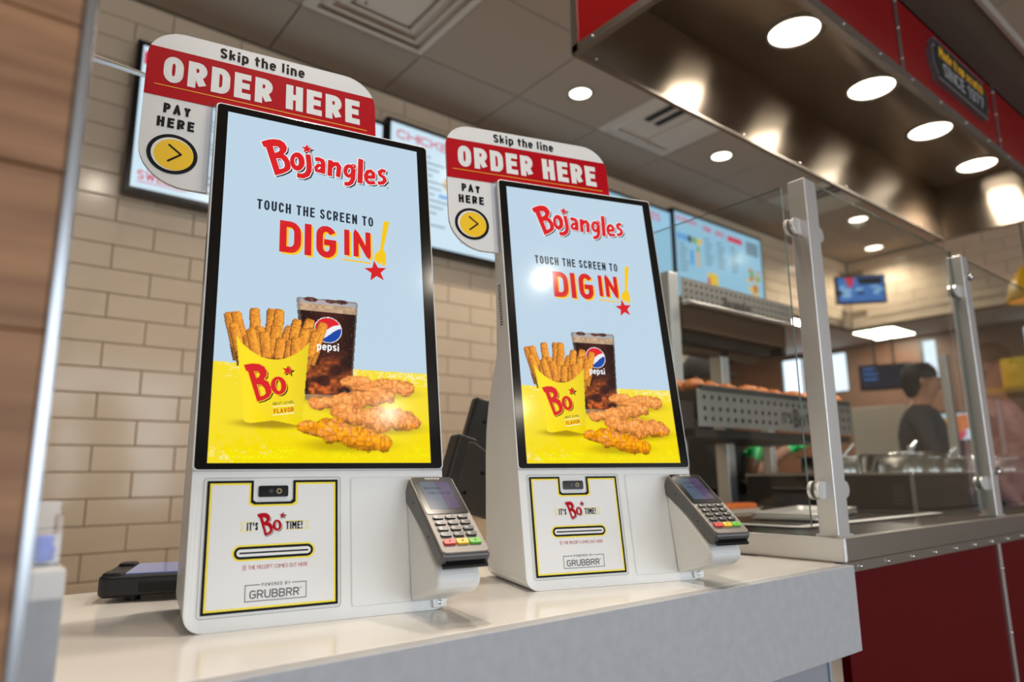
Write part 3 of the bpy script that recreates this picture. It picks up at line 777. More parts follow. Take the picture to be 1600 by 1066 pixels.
def picture_mesh():
    V = [S(min(268., x*ST), y*ST, 0.5) for y in range(GH) for x in range(GW)]
    F = [(y*GW+x, y*GW+x+1, (y+1)*GW+x+1, (y+1)*GW+x) for y in range(GH-1) for x in range(GW-1)]
    me = bpy.data.meshes.new('food_picture'); me.from_pydata(V, [], F)
    at = me.color_attributes.new('picture', 'FLOAT_COLOR', 'POINT')
    at.data.foreach_set('color', np.concatenate([lin.reshape(-1, 3), np.ones((GW*GH, 1))], 1).astype(np.float32).ravel())
    me.materials.append(attr_mat('screen_picture')); me.update()
    return me

# ================================================================== KIOSK
scr_blue = screen_mat('screen_pale_blue', (190, 213, 230))
scr_red = screen_mat('screen_red', (216, 30, 36)); scr_dark = screen_mat('screen_navy', (34, 42, 54)); scr_white = screen_mat('screen_white', (246, 248, 250))
scr_yel = screen_mat('screen_yellow', (246, 200, 26)); scr_black = screen_mat('screen_black', (16, 18, 20)); scr_orange = screen_mat('screen_orange', (206, 84, 22))
# marks traced in millimetres on the screen plane
WM = {
    'WB': [(43.5, 438.2), (51.7, 443.5), (59.7, 446.5), (67.8, 447.1), (73.8, 444), (77.4, 437.7), (77, 431.2), (73.3, 425.3), (77.8, 422.1), (81.4, 415.8), (83.1, 407.7), (82.3, 402.6), (78.3, 398.2), (71.5, 393.2), (63, 389), (49.7, 431), (46.9, 430.3)],
    'WBh1': [(58.8, 434.6), (65.2, 435.4), (68, 432.5), (67.1, 428.4), (61.7, 424.5)],
    'WBh2': [(63.7, 416.2), (70.3, 417.2), (74.3, 412.8), (75.3, 406.7), (73.6, 402.8), (68.4, 400.2)],
    'WO': [(101.5, 421.7), (101.7, 417), (100.9, 412.4), (99.1, 408.3), (96.7, 405.2), (93.8, 403.2), (90.7, 402.7), (87.7, 403.7), (85, 405.9), (83.1, 409.4), (81.9, 413.6), (81.8, 418.2), (82.5, 422.8), (84.2, 426.9), (86.6, 430.1), (89.5, 432.1), (92.7, 432.7), (95.7, 431.8), (98.4, 429.5), (100.4, 426)],
    'WOh': [(93.4, 418.7), (93.6, 416.6), (93.4, 414.6), (93, 412.9), (92.4, 411.7), (91.6, 411), (90.7, 411), (89.7, 411.6), (88.9, 412.8), (88.2, 414.4), (87.8, 416.4), (87.7, 418.4), (87.8, 420.4), (88.2, 422.1), (88.8, 423.4), (89.6, 424.1), (90.5, 424.1), (91.5, 423.5), (92.3, 422.3), (93, 420.6)],
    'Wj': [(105.9, 432.7), (107.8, 416.2), (107.7, 406.9), (105.1, 399.9), (99.5, 395.9), (91.5, 395.8)],
    'Wa': [(115.7, 426.9), (121.1, 428.2), (125.7, 426.8), (127.2, 421.3), (126.6, 405.8)],
    'Wa2': [(126, 418.6), (120.3, 418.2), (117, 413.3), (118, 409.2), (121.6, 408.7), (126.1, 412.8)],
    'Wn': [(137.2, 430.5), (136.2, 404.1)],
    'Wn2': [(137.6, 420.1), (141.8, 425.1), (146.8, 426), (149.3, 422), (148, 405)],
    'Wg2': [(170.7, 431.3), (169.4, 407.5), (166.9, 400.4), (162.4, 396.5), (156.8, 396.2)],
    'Wl': [(181.1, 442.6), (179.3, 401.3)],
    'We': [(188.5, 413.8), (199.5, 416.2), (199.4, 422.1), (195.5, 425.4), (190.9, 423.2), (187.9, 416.6), (188.5, 409.4), (191.9, 405.4), (196.4, 405.5), (201.5, 407.7)],
    'Ws': [(218.1, 429.2), (212.8, 430.2), (208.7, 426.4), (209.7, 421.7), (215.2, 418.8), (216.6, 413.9), (212.9, 409), (205.6, 407.4)],
    'Wg': [(169.4, 419.6), (168.8, 415.8), (167.3, 412.5), (165, 410.4), (162.5, 409.8), (160.3, 411), (158.8, 413.6), (158.2, 417.1), (158.8, 420.9), (160.4, 424.3), (162.6, 426.4), (165.1, 427), (167.4, 425.8), (168.9, 423.2)],
    'BB': [(34.2, 118), (42.8, 120.3), (51.1, 120.3), (57.3, 117.3), (60.8, 111.6), (60.4, 105.3), (57.5, 101.3), (62.5, 98.7), (65.9, 92.2), (67.1, 85.6), (64.2, 79.3), (57.9, 75.2), (50.9, 73.2), (39, 110.7), (37.1, 110.6)],
    'BBh1': [(45.8, 110.7), (50.5, 110.7), (52.9, 107.3), (51.7, 103.8), (48.7, 102.1)],
    'BBh2': [(49.7, 94.3), (55, 94), (59, 89.8), (60.5, 84.1), (58.1, 80.9), (54, 79.9)],
    'BO': [(83.8, 96.6), (84.1, 93), (83.5, 89.5), (82, 86.5), (79.9, 84.3), (77.2, 83), (74.4, 82.8), (71.6, 83.7), (69.1, 85.7), (67.2, 88.4), (66, 91.7), (65.7, 95.3), (66.2, 98.8), (67.6, 101.8), (69.8, 104.1), (72.4, 105.4), (75.3, 105.6), (78.1, 104.7), (80.6, 102.8), (82.6, 100)],
    'BOh': [(77.8, 95.2), (78, 92.9), (77.9, 90.9), (77.4, 89.2), (76.7, 88), (75.8, 87.4), (74.7, 87.6), (73.7, 88.4), (72.7, 89.8), (71.9, 91.6), (71.4, 93.8), (71.2, 96), (71.3, 98.1), (71.7, 99.8), (72.5, 101), (73.4, 101.6), (74.5, 101.4), (75.5, 100.6), (76.5, 99.2), (77.3, 97.3)],
    'fork': [(213.4, 345.7), (219.9, 346.8), (221.1, 344.7), (211.5, 301), (214.8, 293.9), (215.3, 284.6), (213.4, 275.7), (209.4, 274.9), (208.9, 281.2), (206, 275.9), (205.5, 280.7), (202.9, 275.4), (202, 280.2), (200, 279.9), (197.8, 284.5), (199.4, 292.2), (206.5, 298.9), (212.5, 343.8)],
}
def grown(poly, g):
    """offset a closed outline outwards by g"""
    n = len(poly); P = [Vector(p) for p in poly]; ar = sum(P[i].x*P[(i+1) % n].y-P[(i+1) % n].x*P[i].y for i in range(n)); sg = 1 if ar > 0 else -1; out = []
    for i in range(n):
        a, b = (P[i]-P[i-1]).normalized(), (P[(i+1) % n]-P[i]).normalized(); na, nb = Vector((a.y, -a.x))*sg, Vector((b.y, -b.x))*sg; m_ = (na+nb)
        m_ = m_.normalized() if m_.length > 1e-4 else na
        out.append(tuple(P[i]+m_*g/max(0.6, m_.dot(na))))
    return out
def bo_logo(a, ox_, oy_, s, red, black, white, n):
    """B and o with star and drop shadow, scaled about the top left of the B"""
    t = lambda q: [(ox_+(x-34.2)*s, oy_+(y-118)*s) for x, y in q]
    for out, holes in (('BB', ('BBh1', 'BBh2')), ('BO', ('BOh',))):
        O = t(WM[out]); H = [t(WM[h]) for h in holes]
        a.holed([O]+H, black, n, dx=2.0*s, dy=-1.8*s); a.holed([grown(O, 1.0*s)]+[grown(h, -0.9*s) for h in H], white, n+0.1); a.holed([O]+H, red, n+0.2)
    c = t([(85.1, 114.2)])[0]
    a.poly(star(c[0]+2.2*s, c[1]-1.4*s, 7.2*s, -0.08), black, n); a.poly(star(c[0], c[1], 8.0*s, -0.08), white, n+0.1); a.poly(star(c[0], c[1], 6.9*s, -0.08), red, n+0.2)
def wordmark(a, red, black, white, n):
    fills = (('WB', ('WBh1', 'WBh2')), ('WO', ('WOh',)))
    bands = (('Wj', 7.4), ('Wa', 6.6), ('Wa2', 5.2), ('Wn', 6.8), ('Wn2', 6.8), ('Wg', 6.0), ('Wg2', 6.4), ('Wl', 7.6), ('We', 5.8), ('Ws', 5.8))
    for lay, (m_, g, dx, dy) in enumerate(((black, 0.2, 2.3, -1.9), (white, 1.1, 0, 0), (red, 0, 0, 0))):
        for out, holes in fills:
            O = WM[out]; H = [WM[h] for h in holes]
            a.holed([grown(O, g) if g else O]+[grown(h, -g) if g else h for h in H], m_, n+0.1*lay, dx, dy)
        for k, w in bands:
            p = list(WM[k])+(['close'] if k in ('Wg', 'Wa2') else [])
            if g and p[-1] != 'close':
                for ia, ib in ((0, 1), (-1, -2)):
                    d = (Vector(p[ia])-Vector(p[ib])).normalized(); p[ia] = tuple(Vector(p[ia])+d*g)
            a.band(p, w+2*g, m_, n+0.1*lay, dx, dy)
        a.poly(star(104.3+dx, 441+dy, 8.4+g*1.4, 0.02), m_, n+0.1*lay+0.04)
    a.ring(circ(220.5, 402, 1.3, 12), circ(220.5, 402, 0.8, 12), black, n)
def make_kiosk(label, loc, rz):
    K = thing('order_kiosk', label, 'kiosk', loc, rz, 'self order kiosks on the counter')
    # body: lofted side profile with rounded bottom corners
    def prof(inset=0.0):
        A = [S(0, -179.2, -1.5)[1:], S(0, -9, -1.5)[1:], S(0, 484, -1.5)[1:], S(0, 487.5, -4)[1:]]
        bk = [S(0, 487.5, -20)[1:], S(0, 470, -26)[1:], S(0, 330, -42)[1:], S(0, 250, -50)[1:], S(0, 190, -60)[1:]]
        low = [(0.112, 0.315), (0.132, 0.275), (0.143, 0.235), (0.147, 0.19), (0.147, 0.10), (0.145, 0.0)]
        return A+bk+low
    P = prof(); n = len(P); r = 0.020; b = MB(); rings = []
    us = []
    for k in range(7):
        th = math.pi/2*k/6; us.append((-0.0145+r*(1-math.cos(th)), r*(1-math.sin(th))))
    us += [(0.2840-(u+0.0145)+0.0002, l) for u, l in us[::-1]]
    V = []
    for u, l in us:
        for (y, z) in P: V.append((u, y, max(z, l) if z < 0.03 else z-l*0.25*(z > 0.6)))
    F = []
    for k in range(len(us)-1):
        for i in range(n): F.append((k*n+i, k*n+(i+1) % n, (k+1)*n+(i+1) % n, (k+1)*n+i))
    F += [list(range(n)), list(range((len(us)-1)*n, len(us)*n))[::-1]]
    b.add(V, F, white_plastic)
    body = b.build('body', None, K, 0.003, 2)
    b = MB(); b.box(0.0, 0.27, 0.0, 0.12, -0.0, 0.003); b.build('rubber_base', black_plastic, K)
    # seam between head and base
    a = Art(S); a.poly([(-14.3, -9.2), (284, -9.2), (284, -7.9), (-14.3, -7.9)], seam_grey, 0.1); a.build('seam', body)
    for k in range(16):                                    # ventilation slots on the left side
        b = MB(); c = Vector(S(-14.7, 300-k*4.6, -26)); b.box(c.x-0.0003, c.x+0.001, c.y-0.005, c.y+0.006, c.z-0.0009, c.z+0.0009); b.build('vent_slot', print_black, body)
    # display
    b = MB(); b.prism(rrect(-15.2, -8.6, 285.4, 488.6, 6), lambda p, t: S(p[0], p[1], t), -9, 0.6); b.build('display_rim', white_plastic, K, 0.001)
    b = MB(); b.prism(rrect(-13.2, -7.2, 283.6, 486.6, 5), lambda p, t: S(p[0], p[1], t), -4, 1.2); bez = b.build('bezel', black_gloss, K, 0.0004)
    def S2(u, v, nn): return S(u, v, nn+1.2)
    b = MB(); b.add([S(x, y, 1.3) for x, y in ((0, 0), (268, 0), (268, 476), (0, 476))], [(0, 1, 2, 3)]); scrn = b.build('screen', scr_blue, K, label='lit touch screen', norecalc=True)
    me = picture_mesh_shared
    o = place('food_picture', me, scrn, label='picture of fries, cola and chicken tenders'); o.location = (0, -0.00095*math.cos(TILT), 0.00095*math.sin(TILT))
    # wordmark
    a = Art(S2)
    wordmark(a, scr_red, scr_black, scr_white, 0.5)
    a.build('wordmark', scrn, label='red brand lettering with star')
    a = Art(S2)
    a.letters('TOUCH THE SCREEN TO', 41.5, 334, 197.5, 349, scr_dark, 0.4, w=0.17, gap=0.16)
    a.build('prompt_lettering', scrn)
    a = Art(S2)
    for (t, x0, y0, x1, y1) in (('D', 71, 276, 98.5, 322.5), ('I', 103.2, 276, 111.8, 322.8), ('G', 118.5, 276, 145.2, 324), ('I', 156.2, 284, 163.2, 323.3), ('N', 169, 284, 193.2, 323.8)):
        for m_, q, d in ((scr_yel, 0.3, 2.6), (scr_red, 0.5, 0.0)): a.letters(t, x0, y0, x1, y1, m_, q, w=8.9/(y1-y0) if t != 'N' and x0 < 150 else 7.2/(y1-y0), dx=d, dy=-d*0.9)
    a.band([(153.5, 277), (193, 276.4)], 2.3, scr_yel, 0.4)
    a.poly(WM['fork'], scr_yel, 0.5)
    a.poly(star(199.8, 265, 16.6, 0.14), scr_red, 0.6)
    a.build('headline_lettering', scrn, label='DIG IN lettering with fork and star')
    a = Art(lambda u, v, nn: S(u, v, nn+1.9))
    bo_logo(a, 34.2, 118, 1.0, scr_red, scr_black, scr_yel, 0.3)
    a.letters('NEXT LEVEL', 68.7, 71.2, 93.9, 74.6, scr_dark, 0.3, w=0.15, rot=0.15); a.letters('FLAVOR', 70.0, 60.6, 93.6, 66.6, scr_orange, 0.3, w=0.19, rot=0.15)
    a.stroke([(69.5, 57.3), (94, 61)], 0.8, scr_white, 0.3); a.stroke([(69, 67.5), (94, 71)], 0.7, scr_white, 0.25)
    a.build('carton_lettering', scrn)
    a = Art(lambda u, v, nn: S(u, v, nn+1.9))
    a.letters('pepsi', 120.5, 144.0, 148.5, 154.5, scr_white, 0.3, w=0.17)
    a.build('cup_lettering', scrn)
    # receipt door
    def door(e):
        return [(2+e, -161.5+e), (147-e, -161.5+e), (147-e, -20-e), (95+e*1.0, -20-e), (95+e, -42-e), (92+e*.6, -44.5-e), (54-e*.6, -44.5-e), (51-e, -42-e), (51-e, -20-e), (2+e, -20-e)]
    a = Art(S)
    rg = rrect(-1.8, -165, 150.6, -16.6, 4); ri = rrect(-1.2, -164.4, 150.0, -17.2, 3.6)
    a.ring(rg, ri, seam_grey, 0.1)
    a.poly(door(0), print_black, 0.2); a.poly(door(2.8), print_lemon, 0.35); a.poly(door(5.0), print_white, 0.5)
    a.build('receipt_door', K, label='white receipt door outlined in yellow and black')
    dr = [c for c in K.children if c.name.startswith('receipt_door')][0]
    b = MB(); b.prism(rrect(56.3, -39, 89.3, -26.2, 2), lambda p, t: S(p[0], p[1], t), -1, 0.9); cm_ = b.build('scanner_window', black_gloss, K)
    a = Art(S); a.poly(circ(79, -32.5, 3.2), mat('scanner_lens', (150, 132, 96), 0.15), 1.1); a.poly(circ(79, -32.5, 1.6), black_gloss, 1.2); a.poly(circ(70, -32.5, 2.4), mat('scanner_dim', (44, 40, 38), 0.2), 1.1)
    a.build('lens', cm_)
    a = Art(S)
    a.poly(rrect(30.5, -108.5, 120.5, -91.3, 8.6, 8), print_lemon, 0.7); a.poly(rrect(32.6, -106.6, 118.4, -93.2, 6.7, 8), print_black, 0.8); a.poly(rrect(35.4, -103.8, 115.6, -96.0, 3.9, 8), print_white, 0.9)
    a.poly(rrect(38, -100.9, 113, -99.1, 0.9, 4), print_black, 1.0)
    a.build('receipt_slot', K)
    a = Art(S)
    a.ring([(37.5, -66.5), (113.5, -66.5), (110.5, -71.5), (113.5, -76.5), (37.5, -76.5), (40.5, -71.5)], [(39, -67.2), (112, -67.2), (109.4, -71.5), (112, -75.8), (39, -75.8), (41.6, -71.5)], print_lemon, 0.7)
    a.poly([(52, -78), (86, -78), (86, -65), (52, -65)], print_white, 0.75)
    a.letters("IT'S", 45, -76, 57, -67.2, print_black, 0.8, w=0.17); a.letters('TIME!', 87.4, -76, 106, -67.2, print_black, 0.8, w=0.17)
    bo_logo(a, 55.5, -58.2, 0.545, print_red, print_black, print_white, 0.9)
    a.letters('THE RECEIPT COMES OUT HERE', 48, -117.6, 112.5, -113.4, print_red, 0.7, w=0.11)
    a.ring(rrect(42.4, -118, 45.8, -112.8, 0.5), rrect(42.8, -117.6, 45.4, -113.2, 0.3), print_red, 0.7); a.stroke([(43.4, -114.6), (44.8, -114.6)], 0.5, print_red, 0.8); a.stroke([(43.4, -116), (44.8, -116)], 0.5, print_red, 0.8)
    for q in ([(61, -134.2), (45.8, -134.2), (45.8, -151), (111, -151), (111, -134.2), (95.5, -134.2)],): a.stroke(q, 0.9, print_grey, 0.7)
    a.letters('POWERED BY', 63, -136, 93.5, -132.6, print_grey, 0.7, w=0.17, gap=0.3); a.letters('GRUBBRR', 50.5, -148.6, 103.6, -139.6, print_grey, 0.7, w=0.16)
    a.ring(circ(105.3, -140.4, 0.9, 12), circ(105.3, -140.4, 0.5, 12), print_grey, 0.7)
    a.build('door_lettering', K)
    # payment panel, bracket and lock
    a = Art(S); a.ring(rrect(163, -167, 281, -17.4, 5), rrect(163.8, -166.2, 280.2, -18.2, 4.4), mat('panel_seam_white', (206, 206, 204), 0.5), 0.12)
    a.build('payment_panel_seam', K)
    b = MB(); b.prism([(-0.004, 0.142), (-0.060, 0.098), (-0.106, 0.062), (-0.113, 0.050), (-0.112, 0.038), (-0.100, 0.031), (-0.060, 0.020), (-0.0278, 0.012), (-0.010, 0.10)], lambda p, t: (t, p[0], p[1]), 0.234, 0.2885)
    b.build('terminal_bracket', white_plastic, K, 0.006, 3)
    b = MB(); b.prism(rrect(262, -176.5, 279.5, -164.5, 2.5), lambda p, t: S(p[0], p[1], t), -2, 2.2); lk = b.build('lock_plate', white_plastic, K, 0.0006)
    b = MB(); c = Vector(S(270.8, -170.6, 2.2)); nn = (Vector(S(0, 0, 1))-Vector(S(0, 0, 0))).normalized(); b.lathe([(0.0036, -0.001), (0.0036, 0.0008), (0.0026, 0.001), (0.0024, 0.0004), (0, 0.0004)], c, 16, chrome, nn); b.build('lock', None, lk)
    return K
picture_mesh_shared = picture_mesh()
K1LOC, K1RZ = (0.2241, 0.8321, ZC), -0.1915
K2LOC, K2RZ = (0.6664, 0.8002, ZC), -0.3093
k1 = make_kiosk('white touch screen kiosk nearest the wood column, the larger in view', K1LOC, K1RZ)
k2 = copy_tree(k1); k2.location = (K2LOC[0], K2LOC[1], K2LOC[2]+Z0); k2.rotation_euler = (0, 0, K2RZ)
k2['label'] = 'white touch screen kiosk beside the glass guard, the smaller in view'
def kmat(loc, rz): return Matrix.Translation(loc) @ Matrix.Rotation(rz, 4, 'Z')

# topper signs, held behind the screens
def frame_matrix(loc, rz, u, v, n):
    o = Vector(S(u, v, n)); ev = Vector((0, math.sin(TILT), math.cos(TILT))); nn = Vector((0, -math.cos(TILT), math.sin(TILT)))
    L = Matrix(((1, 0, 0), ev, nn)).transposed().to_4x4(); L.translation = o
    return kmat(loc, rz) @ L
def make_sign(label, loc, rz):
    s = thing('order_sign', label, 'sign', group='topper signs on the kiosks', matrix=frame_matrix(loc, rz, 0, 0, -8))
    def fl(u, v, n): return ((-102+(u+101)*1.0215)/1000, (351.4+1.018*(v-342))/1000, n/1000)
    out = []
    def arcp(cx, cy, r, a0, a1, k=9): return [(cx+r*math.cos(math.radians(a0+(a1-a0)*i/k)), cy+r*math.sin(math.radians(a0+(a1-a0)*i/k))) for i in range(k+1)]
    out = [(-19.5, 342)]+[(-19.5, 476), (201.5, 476)]+arcp(201.5-46, 579-46, 46, 0, 90)+arcp(-101+44, 579-44, 44, 90, 180)+arcp(-101+58, 342+58, 58, 180, 270)
    b = MB(); b.prism(out, lambda p, t: fl(p[0], p[1], t), -5, 0); b.build('panel', mat('sign_board', (222, 221, 219), 0.45), s)
    a = Art(fl)
    red = [(-101, 472.5), (-19.5, 472.5), (-19.5, 476), (201.5, 476)]
    # red band clipped to the panel outline
    tr = [q for q in arcp(201.5-46, 579-46, 46, 0, 90, 30) if q[1] < 549.6]; tl = [q for q in arcp(-101+44, 579-44, 44, 90, 180, 30) if q[1] < 549.6]
    a.poly(red+tr+[(tr[-1][0]-0.4, 549.6), (tl[0][0]+0.4, 549.6)]+tl, print_red, 0.3); a.build('red_band', s)
    a = Art(fl)
    a.letters('Skip the line', -15, 555.6, 98, 572.8, print_black, 0.4, w=0.19, gap=0.13); a.letters('ORDER HERE', -81, 496.5, 178, 538, print_white, 0.5, w=0.235, gap=0.13)
    a.poly([(-90.5, 489.6), (188.5, 488.6), (188.5, 489.8), (-90.5, 490.8)], mat('print_amber', (244, 170, 20), 0.5), 0.5)
    a.letters('PAY', -77, 448.8, -45, 463.6, print_black, 0.4, w=0.24, gap=0.22); a.letters('HERE', -83, 427, -39.8, 442, print_black, 0.4, w=0.24, gap=0.22)
    a.build('lettering', s)
    a = Art(fl)
    a.poly(circ(-62.2, 389, 29, 48), print_black, 0.4); a.poly(circ(-62.2, 389, 24.2, 48), print_white, 0.5); a.poly(circ(-60.6, 388.2, 22.6, 48), print_yellow, 0.6)
    a.stroke([(-66.5, 401.5), (-52.5, 390), (-66.5, 378)], 2.6, print_black, 0.8)
    a.build('arrow_disc', s, label='yellow disc with black arrow')
    b = MB()
    b.box(-0.0195, -0.0175, 0.352, 0.488, -0.0056, 0.0075).box(-0.026, -0.0155, 0.352, 0.488, 0.0018, 0.0032)
    b.build('acrylic_bracket', acrylic, s)
    return s
make_sign('ORDER HERE topper sign on the left kiosk, the larger one', K1LOC, K1RZ)
make_sign('ORDER HERE topper sign on the right kiosk, the smaller one', K2LOC, K2RZ)

# payment terminals
term_grey = mat('terminal_grey', (96, 94, 94), 0.38, 0.25, bump=((800, 800, 800), 0.05)); term_face = mat('terminal_face', (132, 126, 121), 0.42, 0.3)
key_black = mat('key_black', (30, 30, 31), 0.3)
def make_terminal(label, loc, rz):
    al = 0.9557; up = Vector((0, math.sin(al), math.cos(al))); nn = Vector((0, -math.cos(al), math.sin(al)))
    TL = Vector((0.2333, -0.012, 0.1592)); Lg = 0.1455; wd = 0.0597
    L = Matrix(((1, 0, 0), up, nn)).transposed().to_4x4(); L.translation = TL-up*Lg
    t = thing('card_terminal', label, 'card terminal', group='card terminals on the kiosks', matrix=kmat(loc, rz) @ L)
    # local: x across, y toward the top, z out of the face
    b = MB(); pl = [(0.0, 0.0), (0.0, -0.013), (0.006, -0.0195), (0.060, -0.0205), (0.135, -0.030), (0.1455, -0.022), (0.1455, 0.0)]
    b.prism([(p[0], p[1]-0.0015) for p in pl], lambda p, q: (q, p[0], p[1]), 0.0, wd); b.build('housing', term_grey, t, 0.004, 3)
    b = MB(); b.prism(rrect(0.0012, 0.003, wd-0.0012, 0.1445, 0.006), lambda p, q: (p[0], p[1], q), -0.003, 0.0004); b.build('face_plate', term_face, t, 0.0006)
    b = MB(); b.prism(rrect(0.0030, 0.0700, wd-0.0030, 0.1432, 0.003), lambda p, q: (p[0], p[1], q), -0.001, 0.0012); gl = b.build('display_glass', black_gloss, t)
    def fl(u, v, n): return (u/1000, v/1000, n/1000)
    a = Art(fl)
    a.poly([(10.5, 79), (48.5, 79), (48.5, 133), (10.5, 133)], screen_mat('terminal_screen_blue', (84, 100, 122), 0.75), 1.4)
    a.poly([(33, 79), (48.5, 79), (48.5, 133), (30, 133)], screen_mat('terminal_screen_mauve', (88, 70, 108), 0.75), 1.5)
    ink = screen_mat('terminal_ink', (34, 42, 58)); a.letters('Verifone', 13, 117.5, 36, 123, ink, 1.7, w=0.2); a.letters('WELCOME', 15, 107.5, 45, 112, ink, 1.7, w=0.14)
    a.build('display', gl)
    a = Art(fl); a.letters('Verifone', 20, 138.4, 40, 141.8, print_white, 1.4, w=0.2); a.build('name_lettering', gl)
    kb = MB(); kb.prism(rrect(-0.0066, -0.0033, 0.0066, 0.0033, 0.0026, 3), lambda p, q: (p[0], p[1], q), -0.0005, 0.0022); 
    km = kb.mesh('key'); km.materials.append(key_black)
    names = '123456789*0#'
    for r_ in range(4):
        for c_ in range(3):
            o = place('key', km, t); o.location = (0.0142+0.0156*c_, 0.0632-0.0104*r_, 0.0004)
            a = Art(fl); ch = names[r_*3+c_]; a.letters(ch, -4.0, -1.7, -1.8, 1.7, print_white, 2.4, w=0.2); a.stroke([(0.2, 0), (4, 0)], 0.7, print_grey, 2.4); a.build('key_mark', o)
    for c_, (nm, cc) in enumerate((('red key', (206, 36, 30)), ('yellow key', (238, 190, 20)), ('green key', (96, 190, 44)))):
        b = MB(); b.prism(rrect(-0.0072, -0.0040, 0.0072, 0.0040, 0.0018, 3), lambda p, q: (p[0], p[1], q), -0.0005, 0.0024); o = b.build('function_key', mat('key_'+nm.split()[0], cc, 0.35), t, label=nm)
        o.location = (0.0142+0.0156*c_, 0.0195, 0.0004); a = Art(fl); a.poly(circ(0, 0, 1.0, 10), print_black, 2.7); a.build('key_mark', o)
    b = MB(); b.box(0.006, wd-0.006, -0.0006, 0.004, -0.0115, -0.0085); b.build('card_slot', print_black, t)
    b = MB(); b.box(0.002, wd-0.002, -0.0045, 0.010, -0.0165, -0.0125); b.build('card_guide', black_plastic, t, 0.0012)
    for y in (0.045, 0.11):
        b = MB(); b.cyl((-0.0003, y, -0.012), (0.001, y, -0.012), 0.0013, n=10, m=print_black); b.build('side_screw', None, t)
    return t
make_terminal('grey card payment terminal mounted on the left kiosk', K1LOC, K1RZ)
make_terminal('grey card payment terminal mounted on the right kiosk', K2LOC, K2RZ)

# ================================================================== MENU BOARDS on the tiled wall
tv_black = mat('tv_black', (12, 12, 13), 0.3)
tv_bg = screen_mat('menu_pale_blue', (206, 230, 244), 1.0, 0.2); tv_bg2 = screen_mat('menu_blue', (150, 196, 222), 1.0, 0.2); tv_red = screen_mat('menu_red', (206, 60, 92), 1.0, 0.2)
tv_ink = screen_mat('menu_grey_ink', (112, 142, 158), 1.0, 0.2); tv_dk = screen_mat('menu_dark_ink', (52, 70, 86), 1.0, 0.2); tv_yel = screen_mat('menu_yellow', (228, 190, 60), 1.0, 0.2)
tv_or = screen_mat('menu_orange', (206, 112, 40), 1.0, 0.2); tv_tan = screen_mat('menu_tan', (214, 178, 130), 1.0, 0.2); tv_grn = screen_mat('menu_green', (120, 170, 110), 1.0, 0.2); tv_sky = screen_mat('menu_sky', (96, 160, 222), 1.0, 0.2)
def menu_board(label, x0, z0, w, h, bg, draw):
    t = thing('menu_board', label, 'screen', (x0, 3.10, z0), 0, 'menu boards on the tiled wall')
    b = MB(); b.box(0, w, 0, 0.055, 0, h); b.build('casing', tv_black, t, 0.004)
    b = MB(); b.box(w*0.4, w*0.6, 0.055, 0.0915, h*0.3, h*0.7); b.build('wall_bracket', tv_black, t)
    def fn(u, v, n): return (u/1000, -n/1000, v/1000)
    e = 24; a = Art(fn); a.poly([(e, e), (w*1000-e, e), (w*1000-e, h*1000-e), (e, h*1000-e)], bg, 1.0); pn = a.build('panel', t)
    a = Art(fn); draw(a, w*1000, h*1000); a.build('menu_print', pn)['kind'] = 'stuff'
def lines(a, x, y, w, n, m, dy=22, t=7, n0=2.0):
    for k in range(n): a.poly([(x, y-k*dy), (x+w*(0.6+0.4*((k*37) % 10)/10), y-k*dy), (x+w*(0.6+0.4*((k*37) % 10)/10), y-k*dy+t), (x, y-k*dy+t)], m, n0)
def draw_a(a, w, h):
    a.poly([(30, h-110), (260, h-110), (260, h-50), (30, h-50)], tv_red, 2)
    for k in range(3): a.poly(circ(66, h-190-k*112, 13), tv_dk, 2); lines(a, 110, h-180-k*112, 380, 3, tv_ink)
    a.letters('SWEETS', 46, 62, 240, 104, tv_red, 2)
    a.poly([(46, 50), (245, 50), (245, 54), (46, 54)], tv_red, 2)
    lines(a, 300, 132, 190, 2, tv_ink, 30, 14); lines(a, 260, 62, 240, 1, tv_dk, 30, 12); lines(a, 540, h-120, 200, 16, tv_ink, 34, 9); lines(a, 800, h-120, 260, 16, tv_ink, 34, 9)
def draw_b(a, w, h):
    a.letters('CHICKEN', 60, h-110, 470, h-58, tv_red, 2); lines(a, 60, h-170, 360, 12, tv_ink, 36, 9)
    a.poly([(425, h-210), (520, h-210), (520, h-60), (425, h-60)], tv_red, 2)
    a.poly(circ(470, h-300, 110, 20, 70), tv_tan, 2); a.poly(circ(450, h-285, 46, 16, 30), tv_or, 3); a.poly([(330, h-390), (580, h-390), (580, h-372), (330, h-372)], tv_sky, 3)
    lines(a, 480, h-440, 190, 8, tv_ink, 26, 9); a.letters('Chicken', 440, 190, 620, 226, tv_red, 2); lines(a, 660, h-140, 400, 14, tv_ink, 38, 9)
    a.poly([(720, 60), (860, 60), (860, 108), (720, 108)], tv_red, 2)
def draw_c(a, w, h):
    lines(a, 80, h-120, 360, 14, tv_ink, 38, 10); a.poly(circ(760, h*0.5, 200, 24, 140), tv_tan, 2); a.poly(circ(720, h*0.52, 110, 20, 80), tv_or, 3); a.letters('TAILGATES', 600, h-120, 1060, h-60, tv_red, 2)
